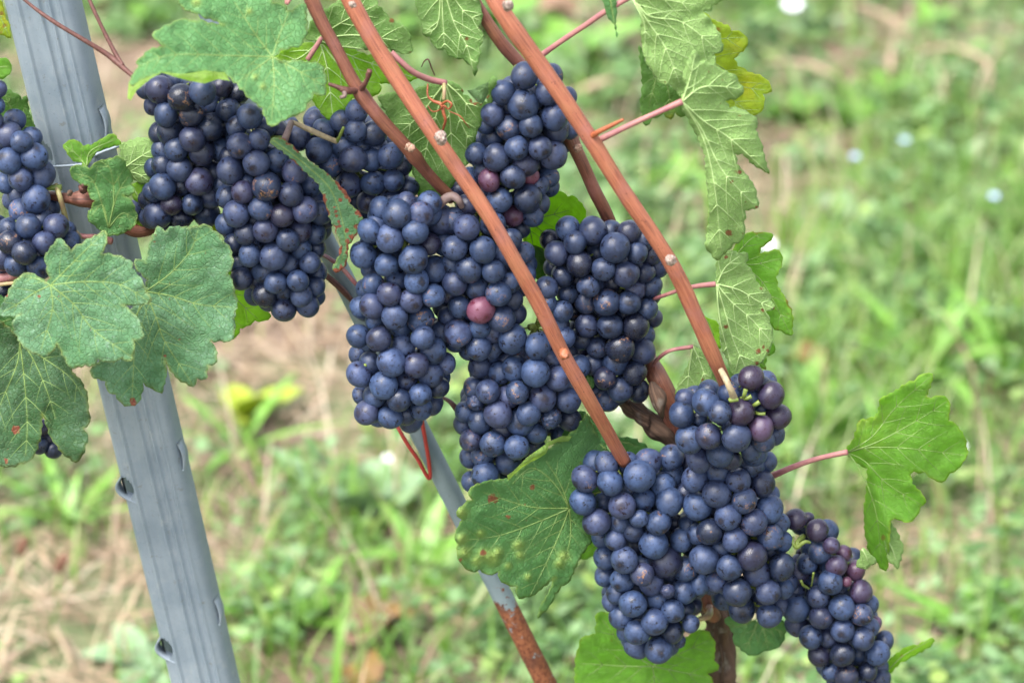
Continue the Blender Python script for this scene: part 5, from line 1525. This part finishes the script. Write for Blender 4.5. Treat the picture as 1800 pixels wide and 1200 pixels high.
def fill(x, y, z, r, cx, hw, seed, want):
    """berries behind the ones in front, so that the bunch is a full body"""
    rg = np.random.default_rng(seed)
    P = [np.array(p) for p in zip(x, y, z)]
    RR = list(r)
    extra = []
    y0, y1 = y.min(), y.max()
    tries = 0
    while len(extra) < want and tries < 9000:
        tries += 1
        yy = rg.uniform(y0 + 6, y1 - 10)
        near = (np.abs(y - yy) < 32)
        if near.sum() < 3: continue
        k = np.argmin(np.abs(y - yy))
        xx = cx[k] + rg.uniform(-1, 1) * max(6, hw[k] - 12)
        rad = rg.uniform(19, 23)
        if xx < x[near].min() + 6 or xx > x[near].max() - 6: continue
        if (np.hypot(x - xx, y - yy) < 46).sum() < 3: continue
        zmin = -math.sqrt(max(0, hw[k] ** 2 - (xx - cx[k]) ** 2)) * 0.72 + 30
        zz = rg.uniform(max(zmin, -20), max(zmin, 0.62 * hw[k]) + 12)
        c = np.array((xx, yy, zz))
        Q = np.array(P); d = np.sqrt(((Q - c) ** 2).sum(1))
        if (d < (np.array(RR) + rad) * 0.85).any():
            continue
        # nothing may cover a listed berry
        dd = np.hypot(Q[:, 0] - xx, Q[:, 1] - yy)
        if ((dd < rad * 0.7) & (Q[:, 2] > zz)).any():
            continue
        P.append(c); RR.append(rad); extra.append((xx, yy, zz, rad))
    return extra


def bunch(idx, label, Y, bloom, opt, L):
    x, y, z, r, cx, hw = solve(L)
    ex = fill(x, y, z, r, cx, hw, idx, 46 if len(L) > 30 else 20)
    k0 = 0.00032
    sx, sy = opt['stalk'][0]
    head = at(sx, sy, Y / 1000)
    root = empty('grape_bunch', head, label=label, cat='grapes', group='grape bunches hanging on the vine')
    rg = np.random.default_rng(100 + idx)
    stem = MB()
    allg = [(a, b, c, d, p[4] if len(p) > 4 else '', i) for i, (a, b, c, d, p) in enumerate(zip(x, y, z, r, L))] + [(a, b, c, d, '', -1) for a, b, c, d in ex]
    ys = np.linspace(max(y.min() + 10, min(sy, y.max() - 20)), y.max() - 22, 9)
    axis = []
    for q in ys:
        w = np.exp(-((y - q) / 45) ** 2)
        axis.append(((cx * w).sum() / w.sum(), q, 8.0))
    sc0 = mpp(sx, sy, Y / 1000)
    a3 = [head] + [at(a, b, Y / 1000 + c * sc0) for a, b, c in axis]
    tube(stem, catmull(a3, 4), lambda t: 0.0019 * (1 - 0.6 * t), 7)
    for (gx, gy, gz, gr, kind, i) in allg:
        c = at(gx, gy, Y / 1000 + gz * mpp(gx, gy, Y / 1000))
        rad = gr * mpp(gx, gy, c.y) * 1.035
        up = min(gy - 0.55 * gr, gy - 8)
        j = int(np.argmin([abs(b - up) for _, b, _ in axis]))
        ap = a3[1 + j]
        out = (c - ap)
        if out.length < 1e-5: out = Vector((0, -1, 0))
        out = (out.normalized() + Vector((rg.normal() * .22, rg.normal() * .22, rg.normal() * .22 - 0.25))).normalized()
        q = (-out).to_track_quat('Z', 'Y')
        me = (GBAD if kind == 's' else GM)[int(rg.integers(0, 2 if kind == 's' else 8))]
        o = bpy.data.objects.new('grape', me)
        o.location = c
        o.rotation_mode = 'QUATERNION'
        from mathutils import Quaternion
        o.rotation_quaternion = q @ Quaternion((0, 0, 1), rg.uniform(0, 6.28))
        f = rg.uniform(0.97, 1.03)
        o.scale = (rad * rg.uniform(.97, 1.04), rad * rg.uniform(.97, 1.04), rad * rg.uniform(.95, 1.06))
        bl = float(np.clip(bloom * rg.uniform(0.72, 1.15), 0, 1)); red = max(0.0, rg.normal(0, 0.03)); sc = opt.get('scars', {}).get(i, 0.9 if rg.uniform() < 0.04 else 0.0)
        if i >= 0 and not kind and rg.uniform() < (0.34 if bloom < .62 else 0.15): bl *= rg.uniform(.3, .65)
        if kind.startswith('r'):
            red = int(kind[1]) / 10; bl = 0.72 if red > .8 else bl * .8; sc *= .5
            if red > .8: o['label'] = 'pink unripe grape'; sc = 0.0
        elif kind == 'p':
            red = 0.12; bl *= 0.36
        elif kind == 's':
            o['label'] = 'shrivelled grape'; bl *= .8; sc = .5
        o.color = (bl, red, sc, 1)
        put(o, root)
        # its little stalk
        tip = c - out * rad * 0.9
        mid = (tip + ap) / 2 - out * 0.001
        if (tip - ap).length < 0.03:
            tube(stem, [tip, mid, ap], 0.00062, 5, False)
            blob(stem, tip, 0.0013, out, 0.8, 0.2, gx, 5)
    stem.build('stem', M['stalk'], root)
    return root


for i, (lab, Y, bl, opt, L) in enumerate(BUNCHES):
    bunch(i, lab, Y, bl, opt, L)
# bare stalks that hang the bunches on their canes
twig('peduncle', [(512, 216, -6), (508, 226, -14), (502, 242, -20), (498, 256, -16)], [6, 6, 6.5, 6], M['stalk_grey'])
twig('peduncle', [(512, 214, -6), (524, 219, -6), (548, 230, -6), (570, 240, -4), (592, 249, 0)], [4, 5, 5.5, 5, 5], M['stalk_tan'])
twig('peduncle', [(592, 249, 0), (598, 238, -4), (604, 224, -6)], [4, 3, 2.6], M['stalk'])
twig('peduncle', [(772, 405, 0), (764, 392, -8), (762, 378, -12), (770, 362, -14), (784, 349, -14), (796, 345, -14), (806, 352, -16), (812, 364, -14)], [5.5, 6, 7, 7.5, 8, 8.5, 7, 5], M['stalk_grey'], sides=12)
twig('peduncle', [(1267, 650, -54), (1275, 665, -60), (1284, 684, -62), (1290, 699, -58)], [5, 5.5, 5.5, 7], M['stalk_tan'], sides=12)
twig('peduncle', [(1290, 699, -58), (1284, 703, -60), (1298, 702, -60)], [5, 4, 3], M['stalk'])
twig('peduncle', [(1305, 706, -48), (1308, 695, -54), (1311, 684, -54)], [4, 3.2, 4.2], M['stalk'])
twig('peduncle', [(1303, 700, -50), (1312, 700, -54), (1321, 696, -54)], [3.6, 3, 4], M['stalk'])
twig('peduncle', [(1322, 714, -50), (1329, 710, -56), (1335, 706, -56)], [3.4, 3.4, 4.2], M['stalk'])
twig('peduncle', [(1326, 724, -50), (1335, 727, -54), (1345, 727, -54)], [3.4, 2.8, 3], M['stalk'])
twig('peduncle', [(1412, 942, -4), (1402, 952, -16), (1400, 962, -18), (1394, 954, -18), (1394, 944, -14)], [5, 5, 4.5, 3, 2.2], M['stalk'])
twig('peduncle', [(1400, 962, -18), (1414, 952, -18), (1424, 953, -16)], [4.5, 3.5, 2.5], M['stalk'])
twig('peduncle', [(1426, 1030, -10), (1428, 1020, -14), (1430, 1006, -16)], [1.6, 1.2, 2.2], M['stalk'])
twig('peduncle', [(1422, 1034, -10), (1412, 1028, -16), (1408, 1020, -18)], [2.2, 2.2, 2.6], M['stalk'])
# a few dark berries half hidden under the lower left leaf
h = bunch(40, 'few dark berries half hidden under the lower left leaf', 2, .3, {'stalk': [(78, 740)]}, [(74, 752, 15, 0), (70, 782, 16, 0), (94, 790, 16, 0), (86, 768, 16, 1)])


# ------------------------------------------------------------------ things lying and growing on the ground behind
def blade_leaf(mb, base, az, length, width, rise, droop, fold=0.15, n=7, mi=0):
    """a lance-shaped leaf arching from base"""
    f = Vector((math.cos(az), math.sin(az), 0)); s = Vector((-math.sin(az), math.cos(az), 0))
    V, F = [], []
    for k in range(n + 1):
        t = k / n
        c = Vector(base) + f * (length * (math.cos(rise) * t + 0.12 * t * t)) + Vector((0, 0, length * (math.sin(rise) * t - droop * t * t)))
        w = width * 0.5 * (math.sin(math.pi * min(1, t * 0.97 + 0.03)) ** 0.75) * (1.15 - 0.35 * t)
        V += [c - s * w + Vector((0, 0, w * fold)), c, c + s * w + Vector((0, 0, w * fold))]
    for k in range(n):
        for e in (0, 1):
            F.append((k * 3 + e, k * 3 + e + 1, k * 3 + 4 + e, k * 3 + 3 + e))
    mb.add(V, F, None, mi)


M['weed'] = simple('weed_leaf', (0.10, 0.235, 0.028), 0.42, (0.16, 0.31, 0.05), 60, 0.2)
M['weed_pale'] = simple('pale_weed_leaf', (0.15, 0.25, 0.12), 0.55, (0.22, 0.32, 0.18), 60, 0.2)
M['weed_lime'] = simple('lime_weed_leaf', (0.21, 0.29, 0.02), 0.45, (0.28, 0.34, 0.03), 60, 0.2)
M['dry'] = simple('dry_leaf', (0.26, 0.165, 0.11), 0.7, (0.16, 0.09, 0.055), 60, 0.4)
M['ochre'] = simple('ochre_leaf', (0.20, 0.125, 0.03), 0.6, (0.14, 0.07, 0.02), 60, 0.3)
M['strawy'] = simple('dry_stem', (0.40, 0.31, 0.21), 0.6, (0.30, 0.22, 0.14), 60, 0.2)
M['petal'] = simple('white_petal', (0.80, 0.80, 0.84), 0.5, (0.72, 0.74, 0.82), 60, 0.1)
M['petal_b'] = simple('pale_blue_petal', (0.40, 0.50, 0.78), 0.5, (0.35, 0.45, 0.72), 60, 0.1)
M['heart'] = simple('flower_heart', (0.55, 0.42, 0.04), 0.6, (0.45, 0.30, 0.03), 60, 0.3)
M['highlight_blob'] = simple('pale_highlight', (0.50, 0.50, 0.42), 0.8, (0.40, 0.39, 0.33), 40, 0.4, 0.002)  # pale tone standing for blown highlights in the background
M['plume'] = simple('rusty_seed_head', (0.15, 0.070, 0.042), 0.8, (0.10, 0.045, 0.026), 300, 0.5)


def weed(px, py, n, length, width, mat, rise=(.3, 1.1), label=None, group='broad leaved weeds in the grass', seed=0):
    rg = np.random.default_rng(seed + int(px) + int(py))
    g = on_ground(px, py, 0.0)
    length *= .86; n = int(n * 1.4); width *= .9
    root = empty('weed', g, label=label, cat='weed', group=group)
    for k in range(n):
        mb = MB()
        blade_leaf(mb, g + Vector((0, 0, 0.004)), 6.283 * k / n + rg.uniform(-.35, .35), length * rg.uniform(.7, 1.15), width * rg.uniform(.8, 1.2), rg.uniform(*rise), rg.uniform(.05, .4), rg.uniform(.1, .4))
        mb.build('leaf', mat, root)


weed(1640, 680, 9, .16, .020, M['weed'], (.5, 1.3), 'tall bright rosette of lance leaves in the middle right grass')
weed(1775, 690, 7, .17, .018, M['weed'], (.5, 1.3), 'upright lance leaves cut by the right edge')
weed(1700, 1120, 10, .10, .018, M['weed'], (.3, 1.0), 'spreading rosette in the lower right corner')
weed(1460, 800, 6, .13, .020, M['weed'], (.6, 1.2), 'bright rosette beside the stalk of the single right leaf')
weed(1395, 745, 4, .11, .022, M['weed'], (.4, .9), 'dark green lance leaves right of the short bunch')
weed(1560, 870, 7, .12, .014, M['weed'], (.5, 1.3), 'thin leaved rosette just behind the single right leaf')
weed(530, 1110, 9, .11, .017, M['weed'], (.3, 1.1), 'rosette between post and stake near the bottom edge')
weed(440, 745, 5, .075, .040, M['weed_lime'], (.5, 1.2), 'vivid lime yellow broad leaves right of the post')
weed(660, 930, 3, .12, .065, M['weed_pale'], (.7, 1.2), 'big pale grey green leaf left of the stake')
weed(555, 880, 5, .07, .030, M['weed_pale'], (.2, .8), 'pale broad leaves beside the big pale leaf')
weed(745, 1000, 6, .09, .022, M['weed'], (.3, .9), 'green rosette left of the rusty stake')
weed(420, 800, 6, .12, .013, M['weed'], (.4, 1.2), 'thin bright rosette just right of the post')
weed(120, 930, 9, .10, .012, M['weed'], (.4, 1.2), 'thin leaved rosette left of the post')
weed(1180, 720, 5, .08, .035, M['weed_lime'], (.2, .8), 'yellow green leaves behind the thick brown cane')
weed(830, 90, 7, .16, .075, M['weed'], (.3, .9), 'dark green broad leaved clump between the two red canes')
weed(1010, 110, 6, .14, .06, M['weed'], (.2, .8), 'broad leaved clump right of the front cane')
weed(250, 1170, 5, .06, .035, M['weed_pale'], (.1, .5), 'grey green leaf rosette beside the foot of the post')
CLUMP = ['pale' if i % 3 == 0 else 'green' for i in range(16)]
CLUMP_AT = ['at the foot of the tall bent dry stem', 'beside the upright dry stem', 'below the pale blue flower at the right edge', 'level with the bright green right leaf, far behind it', 'right of the one level with the bright green leaf',
            'just above the fainter blue flower', 'under the bend of the tall dry stem', 'right of the yellowing leaf', 'at the top between the two arching stems', 'just under the largest white flower',
            'at the top left of the largest white flower', 'between the red cane and the folded pale leaf', 'above the purple leaf stalk beside the red cane', 'behind the upper middle bunch', 'at the top right of the steel post', 'at the top behind the broad pale green leaf']
for i, (px, py) in enumerate([(1690, 300), (1560, 180), (1770, 420), (1480, 400), (1620, 420), (1500, 230), (1700, 170), (1400, 220), (1640, 60), (1440, 60), (1330, 40), (1180, 330), (1130, 200), (690, 330), (260, 60), (330, 90)]):
    weed(px, py, 12, .07, .026, M['weed_pale'] if i % 3 == 0 else M['weed'], (.2, 1.0), CLUMP[i] + ' leafy clump ' + CLUMP_AT[i], 'leafy clumps in the far grass', i)


def dry_leaf(px, py, size, mat, label, seed):
    rg = np.random.default_rng(seed)
    g = on_ground(px, py, 0.03)
    V, F = [(0, 0, 0)], []
    n = 16
    a0 = rg.uniform(0, 6)
    for ring in (0.5, 1.0):
        for k in range(n):
            a = 6.283 * k / n
            lobes = 0.72 + 0.28 * abs(math.cos(2.5 * a + a0))
            r = size * ring * lobes
            V.append((r * math.cos(a), r * math.sin(a), size * (0.45 * ring * ring * math.sin(2 * a + a0) + 0.25 * ring)))
    for k in range(n):
        k2 = (k + 1) % n
        F += [(0, 1 + k, 1 + k2), (1 + k, 1 + n + k, 1 + n + k2, 1 + k2)]
    mb = MB(); mb.add([g + Vector(p) for p in V], F)
    tag(mb.build('fallen_leaf', mat), label, 'fallen leaf', 'fallen leaves on the ground')


dry_leaf(655, 1100, .030, M['dry'], 'pale brown curled fallen leaf left of the rusty stake', 1)
dry_leaf(690, 1075, .026, M['ochre'], 'ochre fallen leaf lying against the pale brown one', 2)
dry_leaf(625, 1185, .026, M['ochre'], 'orange brown fallen leaf at the bottom edge', 3)
dry_leaf(1410, 640, .028, M['ochre'], 'dull yellow fallen leaf behind the pale specked leaf', 4)
dry_leaf(980, 30, .045, M['dry'], 'brown fallen leaf far back beside the front cane', 5)


def dry_stem(pts, r, label):
    mb = MB()
    P = [on_ground(x, y, z) for x, y, z in pts]
    tube(mb, catmull(P, 8), lambda t: r * (1 - .5 * t), 7)
    tag(mb.build('dry_stem', M['strawy']), label, 'dry stem', 'dry bent stems in the background')


dry_stem([(1715, 240, .0), (1728, 180, .03), (1740, 120, .06), (1700, 90, .07), (1640, 85, .05), (1590, 110, .01)], .0048, 'thick dry stem standing bent over in the far right grass')
dry_stem([(1490, 5, .02), (1550, 25, .05), (1590, 55, .05), (1600, 95, .0)], .0045, 'dry stem arching at the top, left of the tall bent one')
dry_stem([(1330, 115, .0), (1400, 110, .05), (1460, 130, .05), (1500, 165, .0)], .0045, 'long dry stem lying beside the yellowing leaf')
dry_stem([(1570, 160, .0), (1565, 110, .05), (1575, 60, .05)], .005, 'thin upright dry stem in the far right grass')
dry_stem([(95, 1100, .01), (120, 1150, .03), (135, 1190, .01)], .003, 'short dry stem in the straw left of the post')
dry_stem([(1000, 170, .01), (1060, 145, .04), (1120, 140, .02)], .007, 'dry stem behind the front cane')


def flower(px, py, r, mat, label, z=.06, cat='flower'):
    g = on_ground(px, py, z)
    root = empty('white_flower', Vector((g.x, g.y, 0)), label=label, cat=cat, group='small pale flowers in the grass')
    face = (CAM - g).normalized() * .5 + Vector((0, 0, 1))
    q = face.to_track_quat('Z', 'Y')
    for k in range(9):
        a = 6.283 * k / 9
        mb = MB()
        V = []
        for t, w in ((.15, .10), (.55, .26), (.9, .24), (1.05, .0)):
            for s_ in (-1, 1):
                V.append(g + q @ Vector(((t * math.cos(a) - s_ * w * math.sin(a)) * r, (t * math.sin(a) + s_ * w * math.cos(a)) * r, .12 * r * t * t)))
        mb.add(V, [(0, 1, 3, 2), (2, 3, 5, 4), (4, 5, 7, 6)])
        mb.build('petal', mat, root)
    mb = MB(); blob(mb, g, r * .22, q @ Vector((0, 0, 1)), .6, .1, 1, 8); mb.build('flower_heart', M['heart'] if mat is M['petal'] else M['petal'], root)
    mb = MB(); tube(mb, [Vector((g.x, g.y, 0)), g - Vector((0, 0, .002))], .0012, 6); mb.build('flower_stem', M['weed'], root)


flower(1393, 8, .014, M['petal'], 'largest white flower, at the very top of the photo')
flower(1590, 245, .0060, M['petal_b'], 'pale blue flower low in the far right weeds')
flower(1503, 275, .0055, M['petal_b'], 'fainter blue flower left of the other blue one')
flower(1747, 345, .0055, M['petal_b'], 'pale blue flower near the right edge')
flower(1350, 430, .009, M['petal'], 'white flower seen in the notch of the bright green right leaf')
flower(682, 805, .0055, M['petal'], 'white flower beside the red tie')
flower(1685, 785, .007, M['petal'], 'tiny white flower behind the single right leaf')


def highlight_blob(px, py, r, label):  # added pale blob that stands in for a blown background highlight
    g = on_ground(px, py, 0.0)
    mb = MB(); blob(mb, g + Vector((0, 0, r * .4)), r, Vector((.2, .1, 1)), .6, .5, px, 14)
    tag(mb.build('highlight_blob', M['highlight_blob']), label, 'highlight_blob', 'pale blobs standing for blown highlights')


highlight_blob(1110, 745, .030, 'pale blob standing for a blown highlight behind the broken dead wood')
highlight_blob(1196, 650, .022, 'pale blob standing for a blown highlight behind the small pale leaf at the cane end')


def plume(px, py, label):
    g = on_ground(px, py, .05)
    root = empty('seed_head', Vector((g.x, g.y, 0)), label=label, cat='seed head', group='rusty seed heads left of the post')
    mb = MB(); blob(mb, g, .0055, Vector((.5, 0, 1)), 2.0, .6, px, 10); mb.build('plume', M['plume'], root)
    mb = MB(); tube(mb, [Vector((g.x - .01, g.y, 0)), g], .001, 5); mb.build('seed_stem', M['weed'], root)


plume(40, 960, 'rusty seed head nearest the left edge')
plume(108, 990, 'rusty seed head closer to the post')
